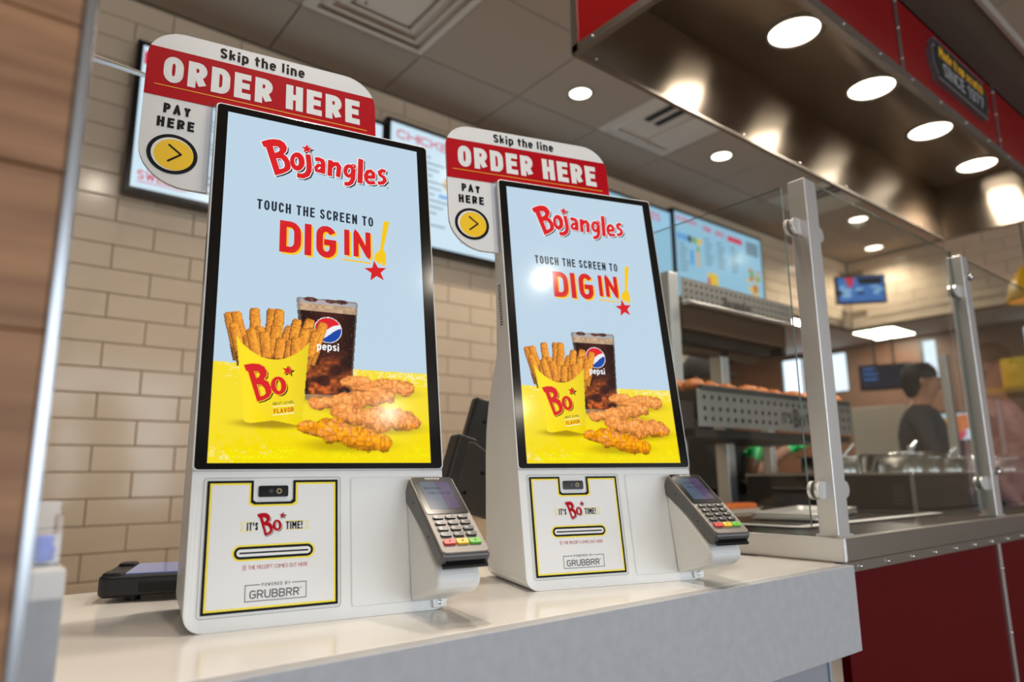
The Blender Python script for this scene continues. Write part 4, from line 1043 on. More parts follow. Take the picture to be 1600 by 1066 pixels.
def draw_d(a, w, h):
    a.letters('BEVERAGES', 45, h-92, 300, h-52, tv_red, 2); a.letters('FIXINS', 370, h-110, 480, h-64, tv_red, 2); a.letters('SAUCES', 530, h-112, 660, h-68, tv_red, 2)
    a.poly([(700, h-125), (905, h-125), (905, h-78), (700, h-78)], tv_red, 2)
    for k, m_ in enumerate((tv_sky, tv_sky, tv_dk, tv_grn, tv_yel)): a.poly(circ(70+k*62, h-215, 30, 14), m_, 2)
    for x in (60, 380, 545, 730): lines(a, x, h-180 if x > 60 else h-280, 120, 7, tv_ink, 34, 14)
    a.poly([(190, h-420), (235, h-420), (235, h-300), (190, h-300)], tv_sky, 2); a.poly([(270, h-420), (310, h-420), (310, h-270), (270, h-270)], tv_tan, 2); a.poly([(272, h-300), (308, h-300), (308, h-262), (272, h-262)], tv_grn, 3)
    a.poly([(390, 130), (540, 130), (525, 270), (400, 270)], tv_yel, 2); a.poly([(390, 130), (430, 130), (425, 230), (393, 230)], tv_red, 3); a.poly(circ(620, 120, 95, 20, 60), tv_or, 2); a.poly([(530, 60), (710, 60), (700, 110), (540, 110)], tv_yel, 3)
    R = random.Random(2)
    for k in range(34): a.poly(circ(1010+R.uniform(-70, 110), 80+R.uniform(0, 330), R.uniform(16, 40), 10, R.uniform(14, 30)), R.choice((tv_yel, tv_or, tv_tan, tv_grn)), 2+k*0.05)
    a.poly([(960, h-190), (1140, h-190), (1140, h-70), (960, h-70)], tv_ink, 2)
menu_board('lit menu board at far left with SWEETS section, behind the left kiosk', 0.425, 1.180, 1.205, 0.70, tv_bg, draw_a)
menu_board('lit menu board seen between the two kiosks', 1.634, 1.215, 1.205, 0.71, tv_bg, draw_b)
menu_board('lit menu board mostly hidden behind the right kiosk', 2.843, 1.245, 1.20, 0.71, tv_bg2, draw_c)
menu_board('lit menu board right of the right kiosk, above the warming shelf', 4.05, 1.275, 1.205, 0.715, tv_bg2, draw_d)

# corner television
def screen_thing(name, label, loc, rz, w, h, tilt, bg, draw, mount=None):
    t = thing(name, label, 'television' if name == 'television' else 'monitor', loc, rz)
    M = Matrix.Rotation(tilt, 4, 'X')
    b = MB(); b.box(-w/2, w/2, 0, 0.05, 0, h).xf(M); b.build('casing', tv_black, t, 0.004)
    def fn(u, v, n): return tuple(M @ Vector((u/1000, -n/1000, v/1000)))
    a = Art(fn); W, H = w*1000, h*1000; a.poly([(-W/2+18, 18), (W/2-18, 18), (W/2-18, H-18), (-W/2+18, H-18)], bg, 1); p = a.build('panel', t)
    a = Art(fn); draw(a, W, H); a.build('screen_print', p)
    if mount:
        b = MB()
        for q in mount: b.cyl(*q)
        b.build('mount', mat('mount_grey', (70, 66, 62), 0.5, 0.5), t)
    return t
tvn = screen_mat('tv_dark_navy', (30, 34, 48)); tvb = screen_mat('tv_blue', (70, 120, 190)); tvl = screen_mat('tv_light_blue', (140, 186, 226))
def draw_tv(a, W, H):
    R = random.Random(4)
    for k in range(26): a.poly(circ(R.uniform(-W*.38, W*.38), H*R.uniform(.28, .62), R.uniform(20, 60), 10, R.uniform(12, 34)), R.choice((tvb, tvl, tvb, tvn)), 1.5+k*.1)
    a.poly([(-W*.32, H*.93), (-W*.12, H*.93), (-W*.16, H*.62), (-W*.24, H*.55)], tv_red, 5); a.poly([(-W*.08, H*.9), (W*.42, H*.9), (W*.42, H*.66), (-W*.02, H*.66)], tvn, 4.5)
screen_thing('television', 'small television lit blue, mounted in the far tiled corner', (6.60, 2.90, 1.575), math.radians(-48), 0.45, 0.275, 0.03, tvb, draw_tv, [((0, 0.05, 0.13), (0, 0.36, 0.13), 0.02)])
def draw_mon(a, W, H):
    for k in range(3): a.poly([(-W*.42, H*(.8-.2*k)), (-W*.15, H*(.8-.2*k)), (-W*.15, H*(.86-.2*k)), (-W*.42, H*(.86-.2*k))], tvb, 2)
screen_thing('order_monitor', 'dark hanging kitchen monitor behind the grey shirted worker', (8.5, 3.56, 0.95), math.radians(-66), 0.56, 0.31, -0.12, tvn, draw_mon, [((-0.1, 0.03, 0.2), (-0.1, 0.03, 1.08), 0.012), ((0.1, 0.03, 0.2), (0.1, 0.03, 1.08), 0.012)])

# ================================================================== LEFT: wood column, return wall
wood = mat('wood_plank', (178, 130, 90), 0.55, noise=((5, 18, 70), 0.24, (122, 82, 52)), bump=((8, 20, 160), 0.25))
column = thing('wood_column', 'plank clad column with metal corner trim at the left edge', 'column', (-0.30, 0.45, -1.10))
zs = [-1.10, -0.875, -0.655, -0.435, -0.215, -0.104, 0.080, 0.1735, 0.2675, 0.50, 0.80, 1.10, 1.40, 1.70, 2.117]
for z0, z1 in zip(zs[:-1], zs[1:]):
    b = MB(); e = random.Random(int(z0*1000)).uniform(0, 0.0014); b.box(0, 0.3315, -e, 0.04, z0+1.10+0.0006, z1+1.10-0.0006); b.build('plank', wood, column, 0.0008, 1)
b = MB(); b.box(0.002, 0.3315, 0.04, 0.12, 0, 3.215).box(0.002, 0.3385, 0.124, 0.30, 1.25, 3.215); b.build('core', mat('column_core', (70, 56, 44), 0.8), column)
b = MB(); b.box(0.3315, 0.3385, -0.003, 0.123, 0, 3.217); b.build('corner_trim', mat('trim_aluminium', (176, 180, 186), 0.25, 1.0), column, 0.0015)
retw = thing('return_wall', 'low white return wall at the left end of the counter', 'low wall', (-0.30, 0.575, -1.10))
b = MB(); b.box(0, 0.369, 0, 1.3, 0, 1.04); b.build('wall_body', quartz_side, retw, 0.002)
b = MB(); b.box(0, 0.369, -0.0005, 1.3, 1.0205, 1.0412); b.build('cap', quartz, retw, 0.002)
rod = thing('support_rod', 'thin steel rod running back from behind the left corner trim', 'rod', (0.0385, 0.70, 0.3895))
r1 = Vector((0.153, 0.60, 0.3307))*((3.097-0.70)/0.60)
b = MB(); b.cyl((0, 0, 0), r1, 0.0045, n=10); b.build('bar', stainless, rod)
b = MB(); b.cyl((-0.004, 0, 0), (0.004, 0, 0), 0.010, n=14); b.build('flange', stainless, rod)
# clear card holder with a blue item
hold = thing('acrylic_holder', 'clear acrylic holder on the return wall beside the wood column', 'holder', (0.0365, 0.595, -0.0588))
b = MB(); b.box(0, 0.030, 0, 0.0015, 0, 0.022).box(0, 0.030, 0.022, 0.0235, 0, 0.044).box(0.0285, 0.030, 0.0015, 0.022, 0, 0.034).box(0, 0.0015, 0.0015, 0.022, 0, 0.034).box(0, 0.030, 0, 0.0235, 0, 0.0015); b.build('tray', acrylic, hold)
blue = MB(); blue.lathe([(0.003, 0), (0.0075, 0.001), (0.008, 0.010), (0.006, 0.012), (0.0066, 0.018), (0.0, 0.0185)], (0.0565, 0.6065, -0.0570), 14, mat('blue_plastic', (16, 60, 190), 0.35))
tag(blue.build('bottle_cap', None), 'small blue capped item inside the clear acrylic holder', 'cap')

# ================================================================== tablet and register
tab = thing('tablet', 'black cased tablet lying on the counter left of the left kiosk', 'tablet', (0.165, 1.085, ZC), math.radians(-19))
b = MB(); b.prism(rrect(0, 0, 0.26, 0.155, 0.014), lambda p, t: (p[0], p[1], t), 0.008, 0.034); b.build('case', black_plastic, tab, 0.004, 3)
b = MB(); b.prism(rrect(0.030, 0.018, 0.245, 0.140, 0.004), lambda p, t: (p[0], p[1], t), 0.03, 0.0352); b.build('display', screen_mat('tablet_reflection', (74, 88, 132), 1.0, 0.08), tab)  # dim glow stands in for the blue reflection on the glass
for (x, y, w_) in ((0.004, 0.004, 0.024), (0.004, 0.118, 0.024), (0.232, 0.004, 0.024)):
    b = MB(); b.prism(rrect(x, y, x+w_, y+0.034, 0.006), lambda p, t: (p[0], p[1], t), 0.006, 0.038); b.build('corner_guard', black_plastic, tab, 0.003)
b = MB(); b.box(0.05, 0.21, -0.002, 0.004, 0.012, 0.026); b.build('side_grip', mat('rubber_black', (14, 14, 14), 0.7), tab, 0.002)
for x in (0.04, 0.2):
    b = MB(); b.cyl((x, 0.03, 0), (x, 0.03, 0.009), 0.010, n=14); b.build('foot', black_plastic, tab)
stand = thing('register_stand', 'pale wood stand beneath the black register between the kiosks', 'stand', (0.70, 1.12, ZC))
b = MB(); b.box(0, 0.20, 0, 0.05, 0, 0.088); b.build('block', mat('pale_wood', (206, 180, 150), 0.6, noise=((6, 6, 60), 0.3, (192, 164, 132))), stand, 0.002)
b = MB(); b.box(-0.004, 0.204, -0.004, 0.054, 0.088, 0.092); b.build('top_plate', MATS['pale_wood'], stand, 0.001)
reg = thing('cash_register', 'black register monitor seen from behind between the kiosks', 'register', (0.705, 1.12, ZC+0.092), math.radians(-12))
Mr = Matrix.Translation((0.03, 0.02, 0.0)) @ Matrix.Rotation(math.radians(17), 4, 'Y')
b = MB(); b.box(0.0, 0.16, 0.0, 0.028, 0.02, 0.235).xf(Mr); b.build('monitor_back', black_plastic, reg, 0.006, 3)
b = MB(); b.box(-0.022, 0.02, -0.02, 0.03, 0.015, 0.150).xf(Mr); b.build('reader_housing', mat('reader_black', (30, 26, 24), 0.5), reg, 0.006, 3)
b = MB(); b.prism([(0.0, 0.01), (0.085, 0.01), (0.09, 0.07), (0.07, 0.125), (0.012, 0.145), (-0.002, 0.14)], lambda p, t: (p[0], t, p[1]), -0.022, 0.0).xf(Mr); b.build('swivel_cover', mat('cover_brown_black', (44, 38, 34), 0.55), reg, 0.006, 3)
for (x, z) in ((0.045, 0.09), (0.02, 0.045), (0.03, 0.19)):
    b = MB(); b.cyl((x, -0.0235 if z < 0.15 else -0.001, z), (x, -0.02, z) if z < 0.15 else (x, 0.002, z), 0.0038, n=12).xf(Mr); b.build('screw_hole', print_black, reg)
b = MB(); b.box(0.0, 0.16, 0.002, 0.06, 0.0, 0.05); b.build('foot_block', black_plastic, reg, 0.004)
for k in range(4):
    b = MB(); b.box(0.02, 0.15, 0.0, 0.003, 0.008+0.010*k, 0.0105+0.010*k); b.build('vent_fin', mat('fin_black', (34, 32, 31), 0.4), reg)
b = MB(); b.box(0.03, 0.165, -0.003, 0.031, 0.198, 0.238).xf(Mr); b.build('plastic_film', glass_mat('plastic_film', (225, 225, 222), 1.6), reg, label='shiny clear plastic film')
b = MB(); b.box(0.035, 0.075, -0.0012, 0.0, 0.010, 0.026); b.build('rating_label', mat('label_grey', (150, 150, 148), 0.5), reg)

# ================================================================== WARMING SHELVES behind the glass
def perforated(w, h, pitch_x, pitch_z, r, x_off, z_rows, skip):
    """sheet with real round holes; skip(x,row) leaves the cell solid"""
    b = MB(); nx = int(round((w-2*x_off)/pitch_x)); zb = [0]+[(z_rows[i]+z_rows[i+1])/2 for i in range(len(z_rows)-1)]+[h]
    xb = [x_off+pitch_x*i for i in range(nx+1)]
    b.add([(0, 0, 0), (xb[0], 0, 0), (xb[0], 0, h), (0, 0, h)], [(0, 1, 2, 3)]); b.add([(xb[-1], 0, 0), (w, 0, 0), (w, 0, h), (xb[-1], 0, h)], [(0, 1, 2, 3)])
    for k, zc in enumerate(z_rows):
        for i in range(nx):
            x0, x1, z0, z1 = xb[i], xb[i+1], zb[k], zb[k+1]; cx = (x0+x1)/2
            if skip(cx, k): b.add([(x0, 0, z0), (x1, 0, z0), (x1, 0, z1), (x0, 0, z1)], [(0, 1, 2, 3)]); continue
            O = [(x1, zc), (x1, z1), (cx, z1), (x0, z1), (x0, zc), (x0, z0), (cx, z0), (x1, z0)]
            I = [(cx+r*math.cos(q*math.pi/4), zc+r*math.sin(q*math.pi/4)) for q in range(8)]
            b.add([(p[0], 0, p[1]) for p in O+I], [(q, (q+1) % 8, 8+(q+1) % 8, 8+q) for q in range(8)])
    return b
def solid(o, t=0.0015):
    s = o.modifiers.new('thick', 'SOLIDIFY'); s.thickness = t; return o
YL, YU = 1.25, 1.40
shelf = thing('warming_shelf', 'two tier stainless warming shelf with perforated fronts behind the glass', 'warming shelf', (1.70, YL, ZS))
def sp(name, x0, x1, y0, y1, z0, z1, m, bevel=0, label=None): return part(shelf, (1.70, YL, ZS), name, x0, x1, y0, y1, z0, z1, m, bevel, label)
dark_steel = mat('dark_steel', (62, 54, 48), 0.4, 0.7); brownish = mat('heat_browned_steel', (92, 66, 46), 0.4, 0.6)
o = solid(perforated(0.955, 0.112, 0.0385, 0.03, 0.0078, 0.016, (0.024, 0.054, 0.088), lambda x, k: 0.44 < x < 0.715 and k < 2).build('lower_front', mat('matte_steel', (158, 154, 149), 0.45, 1.0), shelf)); o.location = (0, 0, 0.137-ZS)
a = Art(lambda u, v, n: ((u)/1000, -n/1000, 0.137-ZS+v/1000))
ink_ = mat('etched_dark', (40, 36, 34), 0.5)
a.letters("IT'S", 458, 26, 520, 62, ink_, 1.2); a.letters('Bo', 530, 14, 600, 76, ink_, 1.2); a.letters('TIME!', 612, 26, 700, 62, ink_, 1.2); a.build('etched_lettering', shelf)
hole_dark = mat('hole_dark_sheet', (24, 21, 19), 0.6)  # sheets added behind the fronts so their holes read dark
sp('lower_hole_dark', 1.705, 2.65, YL+0.0022, YL+0.0038, 0.139, 0.247, hole_dark)
sp('upper_hole_dark', 1.858, 2.552, YU+0.0022, YU+0.0038, 0.570, 0.654, hole_dark)
sp('lower_deck', 1.70, 2.65, YL+0.004, 1.62, 0.205, 0.2445, dark_steel); sp('lower_underside', 1.69, 2.63, YL+0.004, 1.62, 0.106, 0.130, mat('shelf_dark', (36, 31, 28), 0.5, 0.4)); sp('lower_side', 1.62, 1.70, YL+0.01, 1.62, 0.13, 0.21, dark_steel)
sp('tray_edge', 1.72, 2.64, YL-0.004, YL+0.004, 0.2455, 0.262, mat('tray_black', (40, 40, 40), 0.5), 0.002)
o = solid(perforated(0.70, 0.088, 0.0292, 0.02, 0.0056, 0.01, (0.02, 0.044, 0.068), lambda x, k: 0.235 < x < 0.42 and k < 2).build('upper_front', MATS['matte_steel'], shelf)); o.location = (1.855-1.70, YU-YL, 0.568-ZS); 
a = Art(lambda u, v, n: (1.855-1.70+u/1000, YU-YL-n/1000, 0.568-ZS+v/1000))
a.letters('Bojangles', 240, 8, 415, 54, ink_, 1.2); a.build('etched_lettering', shelf)
sp('upper_lip', 1.855, 2.56, YU-0.03, YU, 0.556, 0.569, stainless, 0.002); sp('upper_hood', 1.86, 2.50, YU+0.005, 1.75, 0.48, 0.568, brownish); sp('heater_strip', 1.88, 2.46, YU+0.05, 1.55, 0.45, 0.482, mat('heater_dark', (44, 36, 30), 0.4, 0.5)); sp('upper_end', 2.50, 2.53, YU+0.02, 1.75, 0.45, 0.568, mat('heater_dark', (44, 36, 30)), 0.01)
sp('upper_rail', 1.86, 2.46, YU+0.10, YU+0.14, 0.43, 0.452, brownish)
sp('post', 1.79, 1.84, 1.40, 1.45, ZS, 0.665, stainless_rough, 0.002); sp('post', 2.20, 2.25, 1.50, 1.55, ZS, 0.48, stainless_rough, 0.002); sp('post', 2.62, 2.66, 1.58, 1.62, ZS, 0.21, stainless_rough, 0.002)
# breaded chicken pieces on the deck, a tray of food below
crumb = mat('fried_crust', (206, 120, 44), 0.6, noise=((60, 60, 60), 0.2, (158, 78, 24)), bump=((120, 120, 120), 0.8))
def lump(seed, sx, sy, sz):
    R = random.Random(seed); b = MB(); V = []; F = []; n, r = 12, 7
    for j in range(r):
        ph = math.pi*(j+0.5)/r
        for i in range(n):
            th = 2*math.pi*i/n; k = 1+R.uniform(-.13, .13)
            V.append((sx*k*math.sin(ph)*math.cos(th), sy*k*math.sin(ph)*math.sin(th), sz+sz*math.cos(ph)*k))
    for j in range(r-1):
        for i in range(n): F.append((j*n+i, j*n+(i+1) % n, (j+1)*n+(i+1) % n, (j+1)*n+i))
    F += [list(range(n)), list(range((r-1)*n, r*n))]
    b.add(V, F, crumb, True); return b.mesh('fried_chicken')
lm = [lump(s, 0.042, 0.03, 0.022) for s in (1, 2, 3)]
ORD = ('first', 'second', 'third', 'fourth', 'fifth', 'sixth', 'seventh', 'eighth', 'ninth', 'tenth')
for k in range(10):
    o = place('fried_chicken', lm[k % 3]); o.location = (1.76+0.094*k, 1.30+0.012*(k % 3), 0.243+Z0); o.rotation_euler = (0, 0, k*0.9)
    tag(o, ORD[k]+' breaded chicken piece from the left on the lower warming shelf', 'fried chicken', 'chicken on the lower warming shelf')
for k in range(10):
    o = place('fried_chicken', lm[(k+1) % 3]); o.location = (1.80+0.092*k, 1.40+0.01*(k % 2), 0.243+Z0); o.rotation_euler = (0, 0, k*1.3); o.scale = (1, 1, 1.25)
    tag(o, ORD[k]+' from the left in the rear row of breaded chicken on the shelf', 'fried chicken', 'chicken on the lower warming shelf')
plate = thing('food_tray', 'shallow steel tray with orange food behind the right card terminal', 'tray', (1.72, 1.23, ZS+0.005))
b = MB(); b.prism(rrect(0, 0, 0.26, 0.15, 0.03), lambda p, t: (p[0], p[1], t), 0, 0.006); b.build('pan', stainless_rough, plate, 0.002)
b = MB(); b.prism(rrect(0.008, 0.008, 0.252, 0.142, 0.03), lambda p, t: (p[0], p[1], t), 0.005, 0.022); b.build('food', mat('orange_food', (214, 110, 28), 0.4, noise=((50, 50, 50), 0.2, (176, 70, 12)), bump=((70, 70, 70), 0.8)), plate, 0.006)
# sheet pan leaning on the worktop inside the glass
span = thing('sheet_pan', 'flat steel sheet pan lying just inside the glass by the tall post', 'pan', (1.62, 0.86, ZS+0.006), 0.25)
b = MB(); b.prism(rrect(0, 0, 0.42, 0.17, 0.02), lambda p, t: (p[0], p[1], t), 0, 0.003); b.build('sheet', stainless_rough, span)
b = MB()
o_, i_ = rrect(0, 0, 0.42, 0.17, 0.02), rrect(0.008, 0.008, 0.412, 0.162, 0.014); k = len(o_)
b.add([(p[0], p[1], 0.014) for p in o_]+[(p[0], p[1], 0.003) for p in i_], [(i, (i+1) % k, k+(i+1) % k, k+i) for i in range(k)]); solid(b.build('rim', stainless_rough, span), 0.002)

# heated well with pots
BX = 2.25
well = thing('heated_well', 'long dark heated well cabinet on the serving counter behind the glass', 'heated well', (BX, 0.90, ZS))
b = MB(); b.box(0, 2.6, 0, 0.56, 0.004, 0.106); b.build('cabinet', mat('well_cabinet', (46, 36, 31), 0.35, 0.2), well, 0.004)
b = MB(); b.box(-0.003, 2.6, -0.003, 0.563, 0.106, 0.116); b.build('top_rim', stainless, well, 0.002)
b = MB(); b.box(-0.003, 0.006, -0.003, 0.006, 0.0, 0.106); b.build('corner_trim', stainless, well)
for k in range(4):
    b = MB(); b.cyl((0.1+0.8*k, 0.1, 0), (0.1+0.8*k, 0.1, 0.006), 0.02, n=12); b.build('foot', black_plastic, well)
a = Art(lambda u, v, n: (-n/1000, 0.56-u/1000, 0.004+v/1000)); 
for k in range(6): a.poly([(500, 18+k*10), (535, 18+k*10), (535, 21+k*10), (500, 21+k*10)], print_grey, 1)
a.build('rating_marks', well)
def pot(label, x, y, r, h, lid):
    t = thing('serving_pot', label, 'pot', (x, y, ZS+0.116), 0, 'pots on the heated well')
    b = MB(); b.lathe([(r*0.94, 0), (r*0.95, h), (r*1.06, h), (r*1.06, h+0.006), (r*0.9, h+0.006), (r*0.88, 0.01), (0, 0.008)], (0, 0, 0), 28, chrome); b.build('vessel', None, t)
    b = MB(); b.cyl((0, 0, h*0.55), (0, 0, h*0.62), r*0.87, n=24); b.build('contents', mat('dark_gravy', (70, 22, 12), 0.25), t)
    if lid:
        b = MB(); b.lathe([(r*1.02, h+0.006), (r*0.98, h+0.016), (r*0.5, h+0.026), (0.0, h+0.028)], (0, 0, 0), 28, chrome); b.build('lid', None, t)
        b = MB(); b.lathe([(0.008, h+0.026), (0.006, h+0.034), (0.016, h+0.040), (0.014, h+0.050), (0, h+0.052)], (0, 0, 0), 16, chrome); b.build('knob', None, t)
    else:
        b = MB(); b.tube([(r*0.3, 0, h*0.5), (r*0.75, -r*0.25, h+0.03), (r*0.95, -r*0.35, h+0.05)], 0.005); b.build('ladle', chrome, t)
pot('steel pot left of the tall glass post', 2.40, 1.22, 0.105, 0.05, False)
pot('open steel pot just right of the tall glass post', 2.62, 1.10, 0.11, 0.058, False)
pot('lidded steel pot in the middle of the heated well', 2.90, 1.15, 0.11, 0.05, True)
pot('open steel pot left of the second glass post', 3.20, 1.18, 0.12, 0.05, False)
pot('far lidded steel pot right of the second glass post', 3.75, 1.15, 0.13, 0.05, True)

# ================================================================== KITCHEN BEYOND
cab = thing('kitchen_cabinet', 'cream kitchen cabinet below the dark hanging monitor', 'cabinet', (6.9, 2.75, -1.10), 0)
b = MB(); b.box(0, 0.5, 0, 0.5, 0.1, 1.72); b.build('carcass', cream_paint, cab, 0.004)
for k in range(2):
    b = MB(); b.box(-0.018, 0, 0.005, 0.495, 0.11+0.81*k, 0.90+0.81*k); d = b.build('door', cream_paint, cab, 0.003)
    b = MB(); b.cyl((-0.03, 0.06, 0.75+0.3*k), (-0.03, 0.06, 0.87+0.3*k), 0.006, n=8); b.build('handle', chrome, d)
b = MB(); b.box(0.03, 0.48, 0.03, 0.47, 0, 0.1); b.build('plinth', black_plastic, cab)
fry_ = thing('fryer_unit', 'dark kitchen fryer unit seen behind the tall glass post', 'fryer', (5.6, 2.45, -1.10), 0)
b = MB(); b.box(0, 0.6, 0, 0.45, 0.08, 0.95); b.build('body', dark_steel, fry_, 0.006)
b = MB(); b.box(0.5, 0.6, 0, 0.45, 0.95, 1.12); b.build('splash_back', dark_steel, fry_, 0.006)
for k in range(3):
    b = MB(); b.cyl((-0.012, 0.1+0.12*k, 0.85), (0.0, 0.1+0.12*k, 0.85), 0.018, n=12); b.build('dial', chrome, fry_)
for (x, y) in ((0.05, 0.05), (0.55, 0.05), (0.05, 0.4), (0.55, 0.4)):
    b = MB(); b.cyl((x, y, 0), (x, y, 0.08), 0.02, n=10); b.build('leg', chrome, fry_)
def draw_pic(a, W, H):
    R = random.Random(8)
    for k in range(16): a.poly(circ(R.uniform(-W*.3, W*.2), R.uniform(H*.2, H*.7), R.uniform(20, 60), 10), R.choice((tv_red, tv_or, tv_or, tv_yel)), 2+k*.1)
screen_thing('order_monitor', 'bright picture screen behind the grey shirted worker', (6.1, 2.04, 0.22), math.radians(-68), 0.40, 0.24, 0.0, tv_bg, draw_pic, [((0, 0.05, 0.18), (0, 0.05, -1.30), 0.02)])
lampt = thing('pendant_lamp', 'yellow pendant lamp at the right edge behind the glass', 'pendant lamp', (5.95, 1.43, 1.20))
yl = mat('lamp_yellow', (226, 176, 22), 0.35)
b = MB(); b.lathe([(0.15, 0.0), (0.15, 0.02), (0.12, 0.14), (0.05, 0.24), (0.02, 0.27), (0.0, 0.27)], (0, 0, 0), 28, yl); solid(b.build('shade', None, lampt), 0.003)
b = MB(); b.cyl((0, 0, 0.27), (0, 0, 0.918), 0.005, n=8); b.build('cord', black_plastic, lampt)
b = MB(); b.lathe([(0.0, 0.0), (0.035, 0.01), (0.05, 0.05), (0.02, 0.11), (0, 0.11)], (0, 0, 0.02), 16, mat('bulb_glow', (255, 220, 170), 0.5, emit=(255, 206, 140), es=4)); b.build('bulb', None, lampt)
ysign = thing('yellow_crate', 'bright yellow crate on the shelf by the right edge', 'crate', (6.5, 1.50, -1.10))
b = MB(); b.box(0, 0.35, 0, 0.34, 1.74, 1.98); b.build('crate', mat('crate_yellow', (236, 200, 16), 0.5), ysign, 0.01)
b = MB(); b.box(-0.1, 0.5, -0.25, 0.55, 1.70, 1.74); b.build('shelf_board', mat('shelf_yellow', (196, 150, 40), 0.5), ysign)
for (x, y) in ((-0.08, -0.23), (0.46, -0.23), (-0.08, 0.51), (0.46, 0.51)):
    b = MB(); b.box(x, x+0.03, y, y+0.03, 0, 1.70); b.build('leg', stainless_rough, ysign)

# ================================================================== PEOPLE
skin_a = mat('skin_brown', (128, 84, 62), 0.55); skin_b = mat('skin_tan', (186, 132, 104), 0.55)
hair_d = mat('hair_dark', (26, 20, 18), 0.6)
def bake_skin(V, E, R, root=0):
    me = bpy.data.meshes.new('sk'); me.from_pydata([tuple(p) for p in V], E, [])
    ob = bpy.data.objects.new('sk', me); COL.objects.link(ob)
    sk = ob.modifiers.new('s', 'SKIN'); sk.use_smooth_shade = True
    ss = ob.modifiers.new('u', 'SUBSURF'); ss.levels = 1; ss.render_levels = 1
    lay = me.skin_vertices[0].data if me.skin_vertices else None
    if lay is None:
        bm = bmesh.new(); bm.from_mesh(me); bm.verts.layers.skin.verify(); bm.to_mesh(me); bm.free(); lay = me.skin_vertices[0].data
    for i, r in enumerate(R):
        lay[i].radius = (r, r) if not isinstance(r, tuple) else r; lay[i].use_root = (i == root)
    bpy.context.view_layer.update()
    out = bpy.data.meshes.new_from_object(ob.evaluated_get(bpy.context.evaluated_depsgraph_get()))
    bpy.data.objects.remove(ob); bpy.data.meshes.remove(me)
    return out
def person(label, base, rz, hgt, la, ra, mats, group=None, lean=0.0, cap=None, brim=None, head_dz=0.0, apron=None):
    """la, ra: (elbow, wrist, hand direction) of left and right arm in local coordinates; local -y is the facing direction"""
    t = thing('person', label, 'person', base, rz, group)
    s = hgt/1.72
    V = []; E = []; R = []; bone = []
    def add(p, r, par=None, kind='skin'):
        V.append(Vector(p)); R.append(r); i = len(V)-1
        if par is not None: E.append((par, i)); bone.append((par, i, kind))
        return i
    L = lambda z: -lean*max(0, (z-0.95))
    pel = add((0, L(.95*s), .95*s), .135*s); sp1 = add((0, L(1.12*s), 1.12*s), .135*s, pel, 'shirt'); ch = add((0, L(1.32*s), 1.32*s), (.17*s), sp1, 'shirt')
    up = add((0, L(1.42*s), 1.42*s), .10*s, ch, 'shirt'); nk = add((0, L(1.50*s)-.01, 1.50*s), .055*s, up, 'skin')
    h1 = add((0, L(1.56*s)-.03, 1.565*s+head_dz), .075*s, nk, 'skin'); h2 = add((0, L(1.62*s)-.03, 1.635*s+head_dz), .092*s, h1, 'skin'); h3 = add((0, L(1.68*s)-.03, 1.70*s+head_dz), .080*s, h2, 'hair')
    nose = add((0, L(1.6*s)-.145*s, 1.615*s+head_dz), .014*s, h2, 'skin')
    for sx, arm in ((1, la), (-1, ra)):
        sh = add((sx*.185*s, L(1.40*s), 1.39*s), .068*s, up, 'shirt')
        el, wr, hd = Vector(arm[0]), Vector(arm[1]), Vector(arm[2]).normalized()
        mid = (V[sh]+el)/2; md = add(mid, .052*s, sh, 'shirt'); e_ = add(el, .043*s, md, 'sleeve'); w_ = add(wr, .029*s, e_, 'fore'); pa = add(wr+hd*.075*s, .034*s, w_, 'hand')
        side = hd.cross(Vector((0, 0, 1))); side = side.normalized() if side.length > .1 else Vector((1, 0, 0))
        for k in range(4):
            o_ = side*(k-1.5)*.021*s; f1 = add(V[pa]+hd*.045*s+o_, .010*s, pa, 'hand'); add(V[f1]+hd*(.04-.006*abs(k-1.2))*s+Vector((0, 0, -.016*s)), .008*s, f1, 'hand')
        th = add(V[pa]-hd*.03*s+side*sx*.05*s, .011*s, pa, 'hand'); add(V[th]+hd*.04*s+Vector((0, 0, -.01*s)), .009*s, th, 'hand')
        hp = add((sx*.10*s, 0, .90*s), .098*s, pel, 'trousers'); kn = add((sx*.11*s, -.01, .50*s), .066*s, hp, 'trousers'); an = add((sx*.11*s, .02, .09*s), .045*s, kn, 'trousers'); add((sx*.12*s, -.15*s, .045*s), .038*s, an, 'shoe')
    me = bake_skin(V, E, R)
    order = ['skin', 'shirt', 'sleeve', 'fore', 'hand', 'trousers', 'shoe', 'hair']
    for k in order: me.materials.append(mats[k])
    A = np.array([[*V[a]] for a, b, k in bone]); B = np.array([[*V[b]] for a, b, k in bone]); D = B-A; D2 = (D**2).sum(1)
    for p in me.polygons:
        c = np.array(p.center); tt = np.clip(((c-A)*D).sum(1)/D2, 0, 1); q = np.linalg.norm(c-(A+D*tt[:, None]), axis=1); p.material_index = order.index(bone[int(q.argmin())][2]); p.use_smooth = True
    place('body', me, t)
    hc = V[h2]
    for sx in (-1, 1):
        b = MB(); b.lathe([(0.0, -.009), (.009, -.004), (.010, .003), (0, .009)], hc+Vector((sx*.034*s, -.088*s, .012)), 10, mat('eye_dark', (18, 14, 12), 0.2)); b.build('eye', None, t)
        b = MB(); b.lathe([(0.0, -.03), (.012, -.015), (.015, .01), (0, .03)], hc+Vector((sx*.092*s, .0, -.005)), 10, mats['skin']); b.build('ear', None, t)
    b = MB(); b.box(hc.x-.026, hc.x+.026, hc.y-.090*s, hc.y-.080*s, hc.z-.056, hc.z-.047); b.build('mouth', mat('lip', (120, 62, 54), 0.5), t, 0.003)
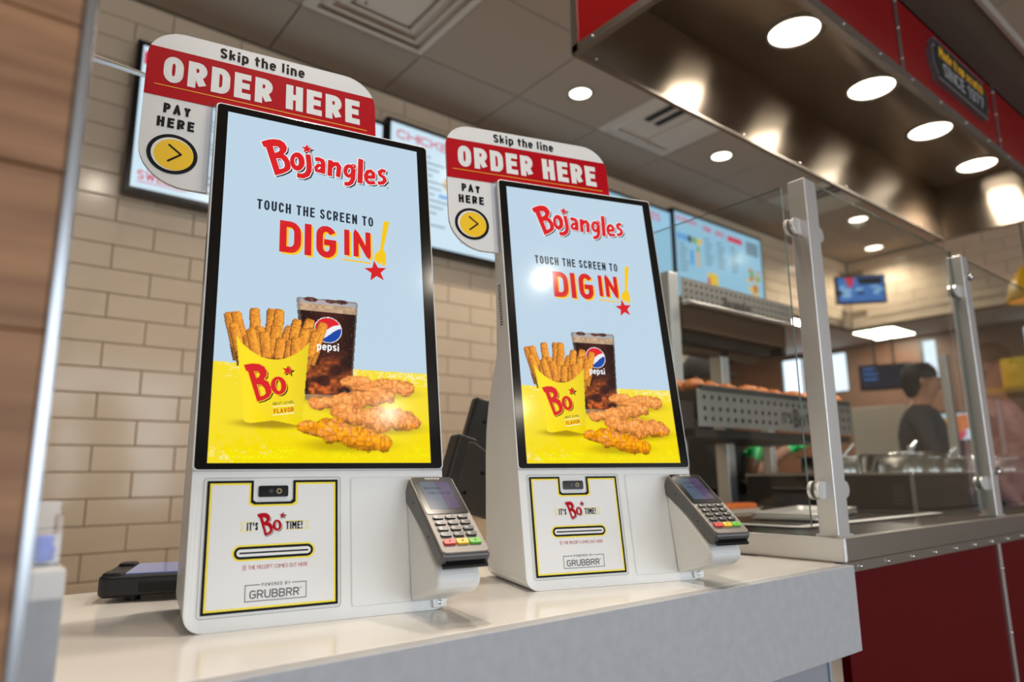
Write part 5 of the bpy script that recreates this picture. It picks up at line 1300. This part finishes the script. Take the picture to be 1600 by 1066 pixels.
    b = MB(); b.lathe([(.098*s, .02), (.102*s, .045), (.094*s, .08), (.06*s, .118), (0, .128)], hc+Vector((0, .014, .002)), 20, mats['hair'] if cap is None else cap); b.build('hair' if cap is None else 'cap', None, t)
    if cap is None:
        b = MB(); b.lathe([(.05*s, -.09), (.076*s, -.03), (.085*s, .03)], hc+Vector((0, .045, 0)), 18, mats['hair']); b.build('hair_back', None, t)
    else:
        b = MB(); b.prism([(.095*s*math.cos(q), -.075*s-.085*s*math.sin(q)) for q in [math.pi*i/10 for i in range(11)]], lambda p, z: (hc.x+p[0], hc.y+p[1], hc.z+z), .020, .027); b.build('brim', brim or cap, t)
    if apron:
        b = MB(); b.prism([(-.15, .55), (.15, .55), (.17, 1.0), (.10, 1.38), (-.10, 1.38), (-.17, 1.0)], lambda p, y: (p[0]*s, L(p[1]*s)-.165*s-y, p[1]*s), 0, .006); b.build('apron', apron, t, 0.002)
    return t
cloth_black = mat('cloth_black', (20, 19, 20), 0.85); cloth_grey = mat('cloth_charcoal', (62, 60, 62), 0.85, bump=((300, 300, 300), 0.3)); glove = mat('green_glove', (24, 176, 92), 0.4)
trous = mat('trousers_black', (24, 24, 26), 0.85); shoe = mat('shoe_black', (16, 16, 16), 0.5)
m1 = dict(skin=skin_a, shirt=cloth_black, sleeve=cloth_black, fore=skin_a, hand=glove, trousers=trous, shoe=shoe, hair=hair_d)
person('worker in black with cap and green gloves behind the warming shelf', (2.60, 1.90, -1.10), math.radians(12), 1.58,
       ((0.20, -0.02, 0.99), (0.46, -0.22, 1.21), (1, -0.35, 0.25)), ((-0.06, -0.20, 1.02), (0.02, -0.22, 1.15), (0.75, 0.1, 0.75)), m1, cap=mat('cap_black', (30, 27, 26), 0.7), apron=cloth_black)
m2 = dict(skin=skin_b, shirt=cloth_grey, sleeve=cloth_grey, fore=skin_b, hand=skin_b, trousers=trous, shoe=shoe, hair=hair_d)
person('worker in charcoal shirt facing right behind the steel pots', (4.74, 1.80, -1.10), math.radians(20), 1.74,
       ((0.30, -0.10, 1.16), (0.24, -0.34, 1.13), (0, -1, -0.1)), ((-0.27, -0.06, 1.16), (-0.20, -0.30, 1.12), (0, -1, -0.1)), m2)
plaid = mat('plaid_rose_shirt', (168, 118, 124), 0.85, noise=((26, 26, 26), 0.08, (206, 170, 172)))
m3 = dict(skin=skin_b, shirt=plaid, sleeve=plaid, fore=plaid, hand=skin_b, trousers=mat('denim_blue', (52, 62, 84), 0.85), shoe=shoe, hair=hair_d)
person('customer in a rose plaid shirt, seen only as a reflection in the glass guard', (4.10, 0.16, -1.10), math.radians(180), 1.70,
       ((0.27, 0.0, 1.10), (0.24, -0.16, 0.90), (0, -0.3, -1)), ((-0.27, 0.0, 1.10), (-0.24, -0.14, 0.90), (0, -0.3, -1)), m3)
